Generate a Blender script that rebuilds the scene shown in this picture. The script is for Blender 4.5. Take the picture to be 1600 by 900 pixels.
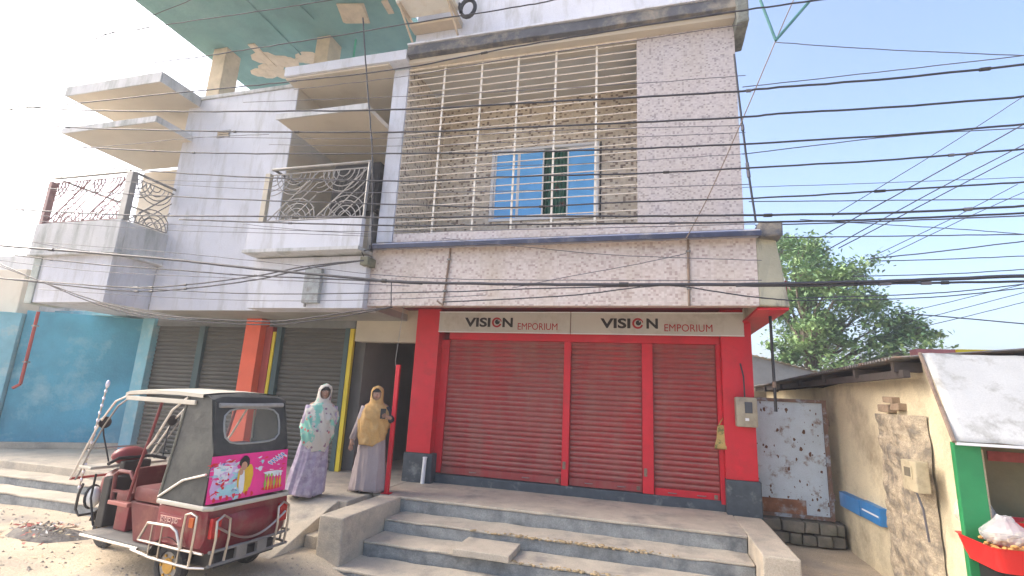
import bpy, bmesh, math, random
from mathutils import Vector, Matrix, noise as mn
random.seed(7)
R = math.radians
SC = bpy.context.scene
for o in list(bpy.data.objects): bpy.data.objects.remove(o, do_unlink=True)
COL = SC.collection

# ------------------------------------------------------------------ camera
H = 1.95
PITCH, ROLL, YAW, F = R(12.03), R(2.79), R(15.78), 776.0
fwd = Vector((-math.sin(YAW)*math.cos(PITCH), math.cos(YAW)*math.cos(PITCH), math.sin(PITCH)))
r0 = Vector((math.cos(YAW), math.sin(YAW), 0)); u0 = r0.cross(fwd)
rt = math.cos(ROLL)*r0 + math.sin(ROLL)*u0
up = -math.sin(ROLL)*r0 + math.cos(ROLL)*u0
CAM = Vector((0, 0, H))
cd = bpy.data.cameras.new('camera'); cam = bpy.data.objects.new('camera', cd); COL.objects.link(cam)
cd.sensor_fit = 'HORIZONTAL'; cd.sensor_width = 36; cd.lens = 36*F/1600; cd.clip_end = 2000; cd.clip_start = 0.05
M4 = Matrix((rt, up, -fwd)).transposed().to_4x4(); M4.translation = CAM
cam.matrix_world = M4
SC.camera = cam
# ------------------------------------------------------------------ sky, sun, exposure
SUN_EL, SUN_AZ = R(38), R(-92)           # azimuth from +Y towards +X (negative = to the left, along the street)
w = bpy.data.worlds.new('World'); SC.world = w; w.use_nodes = True
nt = w.node_tree; bg = nt.nodes['Background']
sky = nt.nodes.new('ShaderNodeTexSky'); sky.sky_type = 'NISHITA'; sky.sun_disc = False
sky.sun_elevation = SUN_EL; sky.sun_rotation = SUN_AZ; sky.air_density = 0.85; sky.dust_density = 5.0; sky.ozone_density = 1.5
nt.links.new(sky.outputs[0], bg.inputs[0]); bg.inputs[1].default_value = 0.15
sl = bpy.data.lights.new('sun', 'SUN'); sun = bpy.data.objects.new('sun', sl); COL.objects.link(sun)
sl.energy = 0.95; sl.angle = R(35); sl.color = (1.0, 0.93, 0.82)
sdir = Vector((math.sin(SUN_AZ)*math.cos(SUN_EL), math.cos(SUN_AZ)*math.cos(SUN_EL), math.sin(SUN_EL)))
sun.rotation_euler = sdir.to_track_quat('Z', 'Y').to_euler(); sun.location = sdir*40
SC.view_settings.view_transform = 'Standard'; SC.view_settings.look = 'None'
SC.view_settings.exposure = 1.76; SC.view_settings.gamma = 1.0; SC.view_settings.use_curve_mapping = False
SC.render.engine = 'CYCLES'; SC.render.resolution_x = 1024; SC.render.resolution_y = 576

# ------------------------------------------------------------------ pixel helpers (photo pixels -> points on a plane the thing touches)
def ray(px, py): return fwd + (px-800)/F*rt - (py-450)/F*up
def atY(px, py, y): d = ray(px, py); return CAM + d*(y/d.y)
def atZ(px, py, z): d = ray(px, py); return CAM + d*((z-H)/d.z)
def atX(px, py, x): d = ray(px, py); return CAM + d*(x/d.x)

# ------------------------------------------------------------------ materials
MATS = {}
def nd(nt, t, **k):
    n = nt.nodes.new(t)
    for a, b in k.items(): setattr(n, a, b)
    return n
def mat(name, col, rough=0.8, var=0.18, scale=4.0, bump=0.15, bscale=60.0, metal=0.0, stain=None, stain_scale=2.0, stain_lo=0.5, stain_hi=0.7, streak=False, coat=0.0, spec=0.5, fine=0.0, dust=None):
    if name in MATS: return MATS[name]
    m = bpy.data.materials.new(name); m.use_nodes = True; MATS[name] = m
    nt = m.node_tree; L = nt.links.new; p = nt.nodes['Principled BSDF']
    p.inputs['Roughness'].default_value = rough; p.inputs['Metallic'].default_value = metal
    p.inputs['Specular IOR Level'].default_value = spec; p.inputs['Coat Weight'].default_value = coat
    geo = nd(nt, 'ShaderNodeNewGeometry')
    n1 = nd(nt, 'ShaderNodeTexNoise'); n1.inputs['Scale'].default_value = scale; n1.inputs['Detail'].default_value = 6; n1.inputs['Roughness'].default_value = .62
    L(geo.outputs['Position'], n1.inputs['Vector'])
    mx = nd(nt, 'ShaderNodeMix', data_type='RGBA')
    mr = nd(nt, 'ShaderNodeMapRange'); mr.inputs[1].default_value = .3; mr.inputs[2].default_value = .7
    L(n1.outputs[0], mr.inputs[0]); L(mr.outputs[0], mx.inputs[0])
    mx.inputs[6].default_value = tuple(c*(1-var) for c in col)+(1,); mx.inputs[7].default_value = tuple(min(1, c*(1+var)) for c in col)+(1,)
    out = mx.outputs[2]
    if fine:
        nf = nd(nt, 'ShaderNodeTexNoise'); nf.inputs['Scale'].default_value = 90; nf.inputs['Detail'].default_value = 3
        L(geo.outputs['Position'], nf.inputs['Vector'])
        mf = nd(nt, 'ShaderNodeMapRange'); mf.inputs[1].default_value = .35; mf.inputs[2].default_value = .65; mf.inputs[3].default_value = 1-fine; mf.inputs[4].default_value = 1+fine
        L(nf.outputs[0], mf.inputs[0])
        ml = nd(nt, 'ShaderNodeMix', data_type='RGBA', blend_type='MULTIPLY'); ml.inputs[0].default_value = 1
        cx = nd(nt, 'ShaderNodeCombineColor'); [L(mf.outputs[0], cx.inputs[i]) for i in range(3)]
        L(out, ml.inputs[6]); L(cx.outputs[0], ml.inputs[7]); out = ml.outputs[2]
    if stain:
        n2 = nd(nt, 'ShaderNodeTexNoise'); n2.inputs['Scale'].default_value = stain_scale; n2.inputs['Detail'].default_value = 7; n2.inputs['Roughness'].default_value = .68
        mp = nd(nt, 'ShaderNodeMapping'); mp.inputs['Scale'].default_value = (1.6, 1.6, .35) if streak else (1, 1, 1); mp.inputs['Location'].default_value = (3.7, 1.3, 5.1)
        L(geo.outputs['Position'], mp.inputs[0]); L(mp.outputs[0], n2.inputs['Vector'])
        m2 = nd(nt, 'ShaderNodeMapRange'); m2.inputs[1].default_value = stain_lo; m2.inputs[2].default_value = stain_hi
        L(n2.outputs[0], m2.inputs[0])
        x2 = nd(nt, 'ShaderNodeMix', data_type='RGBA'); L(m2.outputs[0], x2.inputs[0]); L(out, x2.inputs[6]); x2.inputs[7].default_value = tuple(stain)+(1,)
        out = x2.outputs[2]
    L(out, p.inputs['Base Color'])
    if bump:
        n3 = nd(nt, 'ShaderNodeTexNoise'); n3.inputs['Scale'].default_value = bscale; n3.inputs['Detail'].default_value = 5
        L(geo.outputs['Position'], n3.inputs['Vector'])
        b = nd(nt, 'ShaderNodeBump'); b.inputs['Strength'].default_value = bump; b.inputs['Distance'].default_value = .02
        L(n3.outputs[0], b.inputs['Height']); L(b.outputs[0], p.inputs['Normal'])
    return m

def mosaic(name, cols, cell=0.045, sheet=0.30, grout=(.5, .46, .42), rough=.35, dirt=.12):
    """glazed mosaic: random coloured chips on a small grid, set in sheets with a fine joint"""
    if name in MATS: return MATS[name]
    m = bpy.data.materials.new(name); m.use_nodes = True; MATS[name] = m
    nt = m.node_tree; L = nt.links.new; p = nt.nodes['Principled BSDF']; p.inputs['Roughness'].default_value = rough
    geo = nd(nt, 'ShaderNodeNewGeometry'); sep = nd(nt, 'ShaderNodeSeparateXYZ'); L(geo.outputs['Position'], sep.inputs[0])
    ad = nd(nt, 'ShaderNodeMath', operation='ADD'); L(sep.outputs[0], ad.inputs[0]); L(sep.outputs[1], ad.inputs[1])
    def m1(op, a, b):
        n = nd(nt, 'ShaderNodeMath', operation=op)
        if isinstance(a, (int, float)): n.inputs[0].default_value = a
        else: L(a, n.inputs[0])
        if b is not None:
            if isinstance(b, (int, float)): n.inputs[1].default_value = b
            else: L(b, n.inputs[1])
        return n.outputs[0]
    u, v = ad.outputs[0], sep.outputs[2]
    iu, iv = m1('FLOOR', m1('DIVIDE', u, cell), None), m1('FLOOR', m1('DIVIDE', v, cell*.8), None)
    cb = nd(nt, 'ShaderNodeCombineXYZ'); L(iu, cb.inputs[0]); L(iv, cb.inputs[1])
    wn = nd(nt, 'ShaderNodeTexWhiteNoise', noise_dimensions='2D'); L(cb.outputs[0], wn.inputs['Vector'])
    rp = nd(nt, 'ShaderNodeValToRGB'); rp.color_ramp.interpolation = 'CONSTANT'
    el = rp.color_ramp.elements
    pos = 0
    for i, (c, f) in enumerate(cols):
        e = el[i] if i < 2 else el.new(min(pos, 1))
        e.position = min(pos, 1); e.color = tuple(c)+(1,); pos += f
    L(wn.outputs[0], rp.inputs[0])
    fu, fv = m1('FRACT', m1('DIVIDE', u, sheet), None), m1('FRACT', m1('DIVIDE', v, sheet), None)
    g = m1('MAXIMUM', m1('LESS_THAN', fu, .02), m1('LESS_THAN', fv, .02))
    x = nd(nt, 'ShaderNodeMix', data_type='RGBA'); L(g, x.inputs[0]); L(rp.outputs[0], x.inputs[6]); x.inputs[7].default_value = tuple(grout)+(1,)
    n2 = nd(nt, 'ShaderNodeTexNoise'); n2.inputs['Scale'].default_value = 1.6; n2.inputs['Detail'].default_value = 7
    mp = nd(nt, 'ShaderNodeMapping'); mp.inputs['Scale'].default_value = (1.5, 1.5, .5); L(geo.outputs['Position'], mp.inputs[0]); L(mp.outputs[0], n2.inputs['Vector'])
    mr = nd(nt, 'ShaderNodeMapRange'); mr.inputs[1].default_value = .45; mr.inputs[2].default_value = .75; mr.inputs[4].default_value = dirt*3; L(n2.outputs[0], mr.inputs[0])
    x2 = nd(nt, 'ShaderNodeMix', data_type='RGBA'); L(mr.outputs[0], x2.inputs[0]); L(x.outputs[2], x2.inputs[6]); x2.inputs[7].default_value = (.42, .35, .25, 1)
    L(x2.outputs[2], p.inputs['Base Color'])
    b = nd(nt, 'ShaderNodeBump'); b.inputs['Strength'].default_value = .25; b.inputs['Distance'].default_value = .004
    L(wn.outputs[0], b.inputs['Height']); L(b.outputs[0], p.inputs['Normal'])
    return m

def glass(name, col=(.8, .85, .9), alpha=.25, rough=.1):
    if name in MATS: return MATS[name]
    m = bpy.data.materials.new(name); m.use_nodes = True; MATS[name] = m
    p = m.node_tree.nodes['Principled BSDF']; p.inputs['Base Color'].default_value = tuple(col)+(1,)
    p.inputs['Alpha'].default_value = alpha; p.inputs['Roughness'].default_value = rough
    return m

# ------------------------------------------------------------------ mesh builder
ORG = {}
class MB:
    def __init__(s): s.v = []; s.f = []; s.m = []; s.mi = 0
    def add(s, vs, fs):
        b = len(s.v); s.v += [tuple(v) for v in vs]
        for f in fs: s.f.append(tuple(b+i for i in f)); s.m.append(s.mi)
        return s
    def box(s, x0, x1, y0, y1, z0, z1):
        if x0 > x1: x0, x1 = x1, x0
        if y0 > y1: y0, y1 = y1, y0
        if z0 > z1: z0, z1 = z1, z0
        return s.add([(x0,y0,z0),(x1,y0,z0),(x1,y1,z0),(x0,y1,z0),(x0,y0,z1),(x1,y0,z1),(x1,y1,z1),(x0,y1,z1)],
                     [(0,3,2,1),(4,5,6,7),(0,1,5,4),(1,2,6,5),(2,3,7,6),(3,0,4,7)])
    def hexa(s, b, t):      # bottom 4 points ccw from above, top 4 points
        return s.add(list(b)+list(t), [(3,2,1,0),(4,5,6,7),(0,1,5,4),(1,2,6,5),(2,3,7,6),(3,0,4,7)])
    def prism(s, poly, axis, a, b):   # polygon in the two other axes, extruded along axis from a to b
        def mk(p, t):
            return {'x': (t, p[0], p[1]), 'y': (p[0], t, p[1]), 'z': (p[0], p[1], t)}[axis]
        n = len(poly)
        return s.add([mk(p, a) for p in poly]+[mk(p, b) for p in poly],
                     [tuple(range(n))[::-1], tuple(range(n, 2*n))]+[(i, (i+1) % n, n+(i+1) % n, n+i) for i in range(n)])
    def tube(s, path, r, n=8, closed=False, flat=1.0):
        P = [Vector(p) for p in path]; rings = []; k = len(P)
        rr = r if isinstance(r, (list, tuple)) else [r]*k
        prev = None
        for i in range(k):
            if closed: t = (P[(i+1) % k]-P[i-1])
            else: t = P[min(i+1, k-1)]-P[max(i-1, 0)]
            t.normalize()
            if prev is None:
                a = Vector((0, 0, 1)) if abs(t.z) < .9 else Vector((1, 0, 0))
                nrm = t.cross(a).normalized()
            else:
                nrm = prev - t*prev.dot(t)
                if nrm.length < 1e-6: nrm = t.orthogonal()
                nrm.normalize()
            prev = nrm; bn = t.cross(nrm)
            rings.append([P[i]+(nrm*math.cos(2*math.pi*j/n)+bn*math.sin(2*math.pi*j/n)*flat)*rr[i] for j in range(n)])
        vs = [v for g in rings for v in g]; fs = []
        for i in range(k if closed else k-1):
            a, b = i*n, ((i+1) % k)*n
            fs += [(a+j, a+(j+1) % n, b+(j+1) % n, b+j) for j in range(n)]
        if not closed: fs += [tuple(range(n))[::-1], tuple(range((k-1)*n, k*n))]
        return s.add(vs, fs)
    def loft(s, rings, cap=True, closed=True, skip=None):
        n = len(rings[0]); vs = [v for g in rings for v in g]; fs = []
        for i in range(len(rings)-1):
            for j in range(n if closed else n-1):
                if skip and skip(i, j): continue
                fs.append((i*n+j, i*n+(j+1) % n, (i+1)*n+(j+1) % n, (i+1)*n+j))
        if cap: fs += [tuple(range(n))[::-1], tuple(range((len(rings)-1)*n, len(rings)*n))]
        return s.add(vs, fs)
    def disc(s, c, r, axis='y', n=20, th=.01, r2=None):
        c = Vector(c); 
        def ring(rad, t):
            o = []
            for j in range(n):
                a = 2*math.pi*j/n; p, q = rad*math.cos(a), rad*math.sin(a)
                o.append(c+Vector({'y': (p, t, q), 'x': (t, p, q), 'z': (p, q, t)}[axis]))
            return o
        if r2: return s.loft([ring(r2, -th/2), ring(r, -th/2), ring(r, th/2), ring(r2, th/2), ring(r2, -th/2)], cap=False)
        return s.loft([ring(r, -th/2), ring(r, th/2)])
    def ball(s, c, r, nu=14, nv=9):
        c = Vector(c); rr = r if isinstance(r, (tuple, list)) else (r, r, r); rings = []
        for i in range(nv+1):
            ph = math.pi*(i/nv)*.998+.001
            rings.append([c+Vector((rr[0]*math.sin(ph)*math.cos(2*math.pi*j/nu), rr[1]*math.sin(ph)*math.sin(2*math.pi*j/nu), -rr[2]*math.cos(ph))) for j in range(nu)])
        return s.loft(rings)
    def jitter(s, a, freq=3.0):
        s.v = [tuple(Vector(v)+mn.noise_vector(Vector(v)*freq)*a) for v in s.v]; return s
    def mesh(s, name, mats, org=(0, 0, 0), smooth=False, bevel=0, seg=2, sub=0):
        me = bpy.data.meshes.new(name)
        me.from_pydata([(v[0]-org[0], v[1]-org[1], v[2]-org[2]) for v in s.v], [], s.f)
        mats = mats if isinstance(mats, (list, tuple)) else [mats]
        for m in mats: me.materials.append(m)
        if len(mats) > 1: me.polygons.foreach_set('material_index', s.m)
        bm = bmesh.new(); bm.from_mesh(me); bmesh.ops.recalc_face_normals(bm, faces=bm.faces)
        if sub: bmesh.ops.subdivide_edges(bm, edges=bm.edges[:], cuts=sub, use_grid_fill=True)
        if bevel:
            bmesh.ops.bevel(bm, geom=[e for e in bm.edges if e.is_manifold and e.calc_face_angle(0) > .5], offset=bevel, segments=seg, profile=.6, affect='EDGES', clamp_overlap=True)
        bm.to_mesh(me); bm.free()
        if smooth:
            me.polygons.foreach_set('use_smooth', [True]*len(me.polygons))
            if smooth != 'all': me.set_sharp_from_angle(angle=R(38))
        me.update(); return me
    def build(s, name, mats, parent=None, **k):
        org = ORG.get(parent, (0, 0, 0)) if parent else k.pop('org', (0, 0, 0))
        me = s.mesh(name, mats, org, **k)
        o = bpy.data.objects.new(name, me); COL.objects.link(o)
        if parent: o.parent = parent
        else: o.location = org
        ORG[o] = org
        return o
def part(name, me, parent, loc=(0, 0, 0), rot=(0, 0, 0)):      # shared mesh, placed in the parent's frame (world location minus origin)
    o = bpy.data.objects.new(name, me); COL.objects.link(o); o.parent = parent
    g = ORG.get(parent, (0, 0, 0)); o.location = (loc[0]-g[0], loc[1]-g[1], loc[2]-g[2]); o.rotation_euler = rot
    ORG[o] = tuple(loc); return o
def tag(o, label, cat, group=None):
    o['label'] = label; o['category'] = cat
    if group: o['group'] = group
    return o
def thing(name, label, cat, loc=(0, 0, 0), rotz=0, group=None, local=False):
    o = bpy.data.objects.new(name, None); COL.objects.link(o); o.empty_display_size = .1
    o.location = loc; o.rotation_euler = (0, 0, rotz); ORG[o] = (0, 0, 0) if local else tuple(loc)
    return tag(o, label, cat, group)
def struct(o): o['kind'] = 'structure'; return o
def text_mesh(body, size, extrude=.004, bold=0.0, spacing=1.0):
    c = bpy.data.curves.new('t', 'FONT'); c.body = body; c.size = size; c.extrude = extrude; c.offset = bold; c.space_character = spacing; c.resolution_u = 4
    o = bpy.data.objects.new('t', c); COL.objects.link(o); bpy.context.view_layer.update()
    me = bpy.data.meshes.new_from_object(o.evaluated_get(bpy.context.evaluated_depsgraph_get()))
    bpy.data.objects.remove(o); return me

# ------------------------------------------------------------------ palette
M_dirt = mat('dirt', (.50, .41, .29), .95, .16, 1.2, .5, 30, stain=(.30, .26, .21), stain_scale=.9, stain_lo=.48, stain_hi=.72, fine=.2)
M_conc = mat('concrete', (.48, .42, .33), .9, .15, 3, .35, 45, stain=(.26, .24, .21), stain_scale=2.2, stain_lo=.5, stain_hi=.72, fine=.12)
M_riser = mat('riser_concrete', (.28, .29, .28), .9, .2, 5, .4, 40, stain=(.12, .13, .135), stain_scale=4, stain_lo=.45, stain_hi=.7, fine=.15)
M_white = mat('white_paint', (.56, .58, .64), .8, .08, 1.4, .15, 40, stain=(.33, .335, .33), stain_scale=2.4, stain_lo=.50, stain_hi=.78, streak=True, fine=.04)
M_whited = mat('weathered_white_paint', (.50, .51, .52), .85, .1, 3, .2, 40, stain=(.22, .24, .22), stain_scale=2.1, stain_lo=.47, stain_hi=.72, streak=True)
M_cream = mat('cream_paint', (.52, .47, .39), .85, .06, 1.5, .1, 40, stain=(.42, .37, .29), stain_scale=1.2, stain_lo=.55, stain_hi=.8)
M_ceil = mat('ceiling_paint', (.60, .58, .54), .9, .05, 1.5, .1, 40)
M_beige = mat('beige_wall', (.50, .46, .37), .85, .08, 2, .15, 40)
M_teal = mat('teal_underside', (.11, .235, .23), .9, .18, 1.4, .3, 18, stain=(.16, .29, .28), stain_scale=1.1, stain_lo=.45, stain_hi=.7)
M_rawc = mat('raw_concrete', (.50, .42, .31), .95, .15, 4, .5, 30, stain=(.36, .30, .22), stain_scale=3)
M_dark = mat('dark_ledge', (.085, .09, .105), .8, .3, 3, .3, 30, stain=(.28, .25, .20), stain_scale=2.6, stain_lo=.46, stain_hi=.66)
M_tile = mosaic('pink_mosaic', [((.565, .495, .465), .40), ((.50, .43, .40), .26), ((.60, .54, .51), .22), ((.40, .32, .30), .12)], .036, dirt=.15)
M_tile2 = mosaic('grey_mosaic', [((.475, .43, .42), .43), ((.42, .375, .37), .28), ((.51, .47, .455), .15), ((.30, .265, .265), .14)], .030, dirt=.08)
M_brown = mosaic('brown_mosaic', [((.68, .60, .49), .45), ((.60, .52, .41), .27), ((.73, .66, .56), .13), ((.24, .18, .14), .15)], .048, .22)
M_ledgetile = mat('blue_grey_ledge_tile', (.26, .28, .38), .4, .2, 3, .1, 30, stain=(.5, .46, .42), stain_scale=4, stain_lo=.5, stain_hi=.66)
M_ledgedark = mat('navy_ledge_tile', (.035, .04, .075), .35, .3, 4, .05, 30, stain=(.12, .12, .15), stain_scale=5)
M_red = mat('red_paint', (.58, .012, .028), .55, .1, 2.5, .06, 30, stain=(.40, .02, .025), stain_scale=2.2, stain_lo=.5, stain_hi=.75)
M_slatred = mat('red_slat', (.31, .032, .035), .5, .2, 1.3, .08, 60, stain=(.27, .10, .085), stain_scale=2.2, stain_lo=.40, stain_hi=.72, streak=True, fine=.06)
M_slatdust = mat('dusty_red_slat', (.32, .15, .125), .8, .2, 5, .1, 60, stain=(.38, .09, .08), stain_scale=2.6, stain_lo=.45, stain_hi=.65)
M_greydust = mat('dusty_grey_slat', (.12, .115, .10), .8, .15, 5, .1, 60)
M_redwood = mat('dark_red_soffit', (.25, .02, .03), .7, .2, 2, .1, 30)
M_plinth = mat('dark_plinth', (.06, .075, .09), .7, .25, 5, .25, 30, stain=(.25, .27, .27), stain_scale=3, stain_lo=.55, stain_hi=.72)
M_grey = mat('grey_slat', (.06, .058, .048), .55, .12, 2, .05, 60, stain=(.05, .048, .042), stain_scale=2, stain_lo=.5, stain_hi=.75)
M_blue = mat('blue_wall', (.08, .33, .46), .8, .25, .9, .3, 25, stain=(.27, .48, .54), stain_scale=1.4, stain_lo=.5, stain_hi=.72)
M_blue2 = mat('pale_blue_wall', (.19, .42, .50), .8, .15, 2, .25, 25, stain=(.36, .5, .52), stain_scale=3, stain_lo=.5, stain_hi=.7)
M_orange = mat('orange_paint', (.72, .11, .045), .6, .08, 2, .05, 30)
M_maroonp = mat('brick_red_paint', (.33, .05, .04), .6, .1, 2, .05, 30)
M_yellow = mat('yellow_paint', (.62, .48, .02), .6, .1, 2, .05, 30)
M_tealframe = mat('dark_teal_frame', (.035, .075, .08), .6, .1, 2, .05, 30)
M_rail = mat('painted_grille', (.66, .60, .52), .5, .12, 6, .05, 60, stain=(.33, .24, .17), stain_scale=9, stain_lo=.55, stain_hi=.7)
M_post = mat('cream_grille_post', (.74, .70, .62), .5, .06, 6, .05, 60)
M_steel = mat('grey_steel', (.24, .235, .225), .45, .15, 5, .05, 60, metal=.5)
M_pinkrail = mat('rusty_pink_rail', (.22, .11, .11), .5, .15, 8, .05, 60)
M_chrome = mat('chrome', (.50, .47, .43), .32, .08, 8, .0, 60, metal=1.0)
M_cable = mat('black_cable', (.03, .031, .04), .55, .15, 6, 0)
M_cable2 = mat('weathered_grey_cable', (.10, .10, .12), .6, .15, 6, 0)
M_rust = mat('rusty_pipe', (.22, .16, .12), .7, .25, 8, .2, 60, stain=(.10, .06, .04), stain_scale=8)
M_black = mat('black_plastic', (.02, .02, .022), .5, .1, 6, .05, 60)
M_ac = mat('ac_white', (.72, .71, .66), .5, .05, 4, .02, 60, stain=(.55, .48, .38), stain_scale=3, stain_lo=.5, stain_hi=.8)
M_acb = mat('ac_beige', (.50, .42, .32), .6, .1, 4, .05, 60)
M_acd = mat('ac_dark', (.016, .016, .017), .9, .1, 4, .05, 60)
M_sign = mat('sign_board', (.50, .50, .46), .45, .05, 1.5, .03, 40, stain=(.36, .35, .30), stain_scale=3, stain_lo=.5, stain_hi=.75)
M_ink = mat('sign_black', (.012, .012, .014), .5, 0, 1, 0)
M_inkred = mat('sign_red', (.36, .012, .02), .5, 0, 1, 0)
M_winframe = mat('white_aluminium', (.75, .76, .78), .4, .04, 3, 0)
M_winblue = mat('blue_film_glass', (.13, .46, .92), .12, .08, 2, .02, 8, coat=.3)
M_curtain = mat('green_curtain', (.05, .16, .12), .8, .35, 9, .2, 20, stain=(.22, .05, .05), stain_scale=6, stain_lo=.58, stain_hi=.64)
M_void = mat('dim_interior', (.05, .048, .047), .9, .1, 2, .1, 30)  # near-black base colour carries the darkness of unlit rooms

# ------------------------------------------------------------------ ground
def sst(a, b, x):
    t = max(0, min(1, (x-a)/(b-a))); return t*t*(3-2*t)
def gz(x, y):
    dip = -0.2*sst(-4.0, -3.2, x)*(1-sst(1.2, 2.6, x))*(1-sst(6.4, 7.2, y))
    return dip + 0.02*mn.noise(Vector((x*.9, y*.9, 0))) + .008*mn.noise(Vector((x*4, y*4, 3)))
def axis(fine0, fine1, step, lo, hi):
    a = []; x = fine0
    while x <= fine1: a.append(x); x += step
    d = step
    while a[-1] < hi: d *= 1.5; a.append(a[-1]+d)
    d = step
    while a[0] > lo: d *= 1.5; a.insert(0, a[0]-d)
    return a
xs, ys = axis(-13, 7, .16, -400, 400), axis(1, 13, .16, -400, 600)
g = MB(); g.add([(x, y, gz(x, y)) for y in ys for x in xs], [(j*len(xs)+i, j*len(xs)+i+1, (j+1)*len(xs)+i+1, (j+1)*len(xs)+i) for j in range(len(ys)-1) for i in range(len(xs)-1)])
struct(g.build('ground', M_dirt, smooth='all'))
# loose grit and scraps on the dirt
peb = MB()
for k in range(3600):
    x = random.uniform(-9, 4.5); y = random.uniform(3.2, 6.2)
    if -4.1 < x < 1.7 and y > 5.4: continue
    s = random.choice((.006, .009, .012, .02)) * random.uniform(.7, 1.3); z = gz(x, y)
    vs = [(x+s*math.cos(a)*random.uniform(.6, 1.2), y+s*math.sin(a)*random.uniform(.6, 1.2), z-.002) for a in (0, 1.26, 2.5, 3.8, 5)]
    peb.add(vs+[(x, y, z+s*.7)], [(i, (i+1) % 5, 5) for i in range(5)])
o = peb.build('gravel', mat('grit', (.36, .31, .25), .95, .4, 9, 0)); o['kind'] = 'stuff'; o['label'] = 'loose grit and pebbles scattered on the dirt roadside'; o['category'] = 'gravel'

# ------------------------------------------------------------------ platform and steps (setting)
def rbox(name, m, x0, x1, y0, y1, z0, z1, parent=None, bevel=.012, jit=.004, cell=.25):
    """concrete block with slightly worn, uneven edges"""
    b = MB(); b.box(x0, x1, y0, y1, z0, z1)
    me = b.mesh(name, m)
    bm = bmesh.new(); bm.from_mesh(me)
    for ax, (a, c) in enumerate(((x0, x1), (y0, y1), (z0, z1))):
        n = min(60, int(abs(c-a)/cell))
        for i in range(1, n+1):
            co = [0, 0, 0]; no = [0, 0, 0]; co[ax] = min(a, c)+abs(c-a)*i/(n+1); no[ax] = 1
            bmesh.ops.bisect_plane(bm, geom=bm.verts[:]+bm.edges[:]+bm.faces[:], plane_co=co, plane_no=no)
    if bevel: bmesh.ops.bevel(bm, geom=[e for e in bm.edges if e.is_manifold and e.calc_face_angle(0) > .8], offset=bevel, segments=2, profile=.6, affect='EDGES', clamp_overlap=True)
    for v in bm.verts: v.co += mn.noise_vector(v.co*2.3)*jit+mn.noise_vector(v.co*9)*jit*.6
    bm.to_mesh(me); bm.free()
    org = ORG.get(parent, (0, 0, 0)); me.transform(Matrix.Translation((-org[0], -org[1], -org[2])))
    o = bpy.data.objects.new(name, me); COL.objects.link(o); o.parent = parent; ORG[o] = org
    return o
ZP = .4
def tread(x0, x1, y0, y1, z, parent, zb=-.3, th=.03):
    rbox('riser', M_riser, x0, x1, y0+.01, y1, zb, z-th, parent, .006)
    rbox('tread', M_conc, x0, x1, y0, y1, z-th+.002, z, parent, .012, .012, .10)
plat = struct(rbox('platform', M_conc, -4.02, 1.13, 7.09, 12, ZP-.035, ZP, None, .012, .005))
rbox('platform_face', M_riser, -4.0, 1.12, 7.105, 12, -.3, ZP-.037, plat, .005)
struct(rbox('platform_west', M_conc, -12.6, -4.025, 6.45, 12, -.1, ZP+.003, None, .015, .006))
st = bpy.data.objects.new('front_steps', None); COL.objects.link(st); st.location = (-1.2, 6.2, -.12); ORG[st] = (-1.2, 6.2, -.12); struct(st)
tread(-3.52, 1.12, 6.61, 7.10, .205, st)
tread(-3.52, 1.12, 6.12, 6.60, .045, st)
tread(-3.60, 1.30, 5.55, 6.11, -.115, st, -.4)
rbox('loose_slab', M_conc, -2.28, -1.58, 6.02, 6.58, .047, .125, st, .012, .008)
# broken, crumbling nosing
cr = MB()
for k in range(260):
    x = random.choice((random.gauss(-.55, .45), random.gauss(-1.2, .5))); y, z = random.choice(((6.60, .205), (6.6, .2), (6.11, .045)))
    s = random.uniform(.008, .03)
    cr.ball((x, y+random.uniform(-.03, .05), z+random.uniform(-.012, .004)), (s, s*.8, s*.5), 6, 4)
cr.build('crumbled_mortar', mat('crumble', (.40, .30, .17), .95, .3, 12, .4, 60), st)['kind'] = 'stuff'
ck = rbox('step_cheek', M_conc, -3.86, -3.53, 5.62, 7.08, -.25, ZP+.008, None, .02, .007); struct(ck)
ck2 = rbox('step_cheek_east', M_conc, 1.13, 1.5, 6.25, 8.2, -.25, ZP+.006, None, .02, .007); struct(ck2); ck2.name = 'step_cheek.001'
# small steps between cheek and ramp, and the ramp itself
s2 = bpy.data.objects.new('side_steps', None); COL.objects.link(s2); s2.location = (-4, 5.9, 0); ORG[s2] = (-4, 5.9, 0); struct(s2)
for i, (y, z) in enumerate(((6.1, .27), (5.75, .13))): rbox('tread', M_conc, -4.12, -3.87, y, 6.44, -.1, z, s2, .012, .005)
rp = MB(); rp.prism([(6.44, -.1), (5.15, -.1), (5.15, -.005), (5.3, .03), (6.3, .37), (6.44, .405)], 'x', -5.35, -4.14)
struct(rp.build('ramp', M_conc, bevel=.01))
# long steps along the western frontage
s3 = bpy.data.objects.new('west_steps', None); COL.objects.link(s3); s3.location = (-9, 5.8, 0); ORG[s3] = (-9, 5.8, 0); struct(s3)
for y0, y1, z in ((6.05, 6.449, .28), (5.65, 6.049, .15)):
    tread(-12.6, -5.36, y0, y1, z, s3, -.1)

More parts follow.
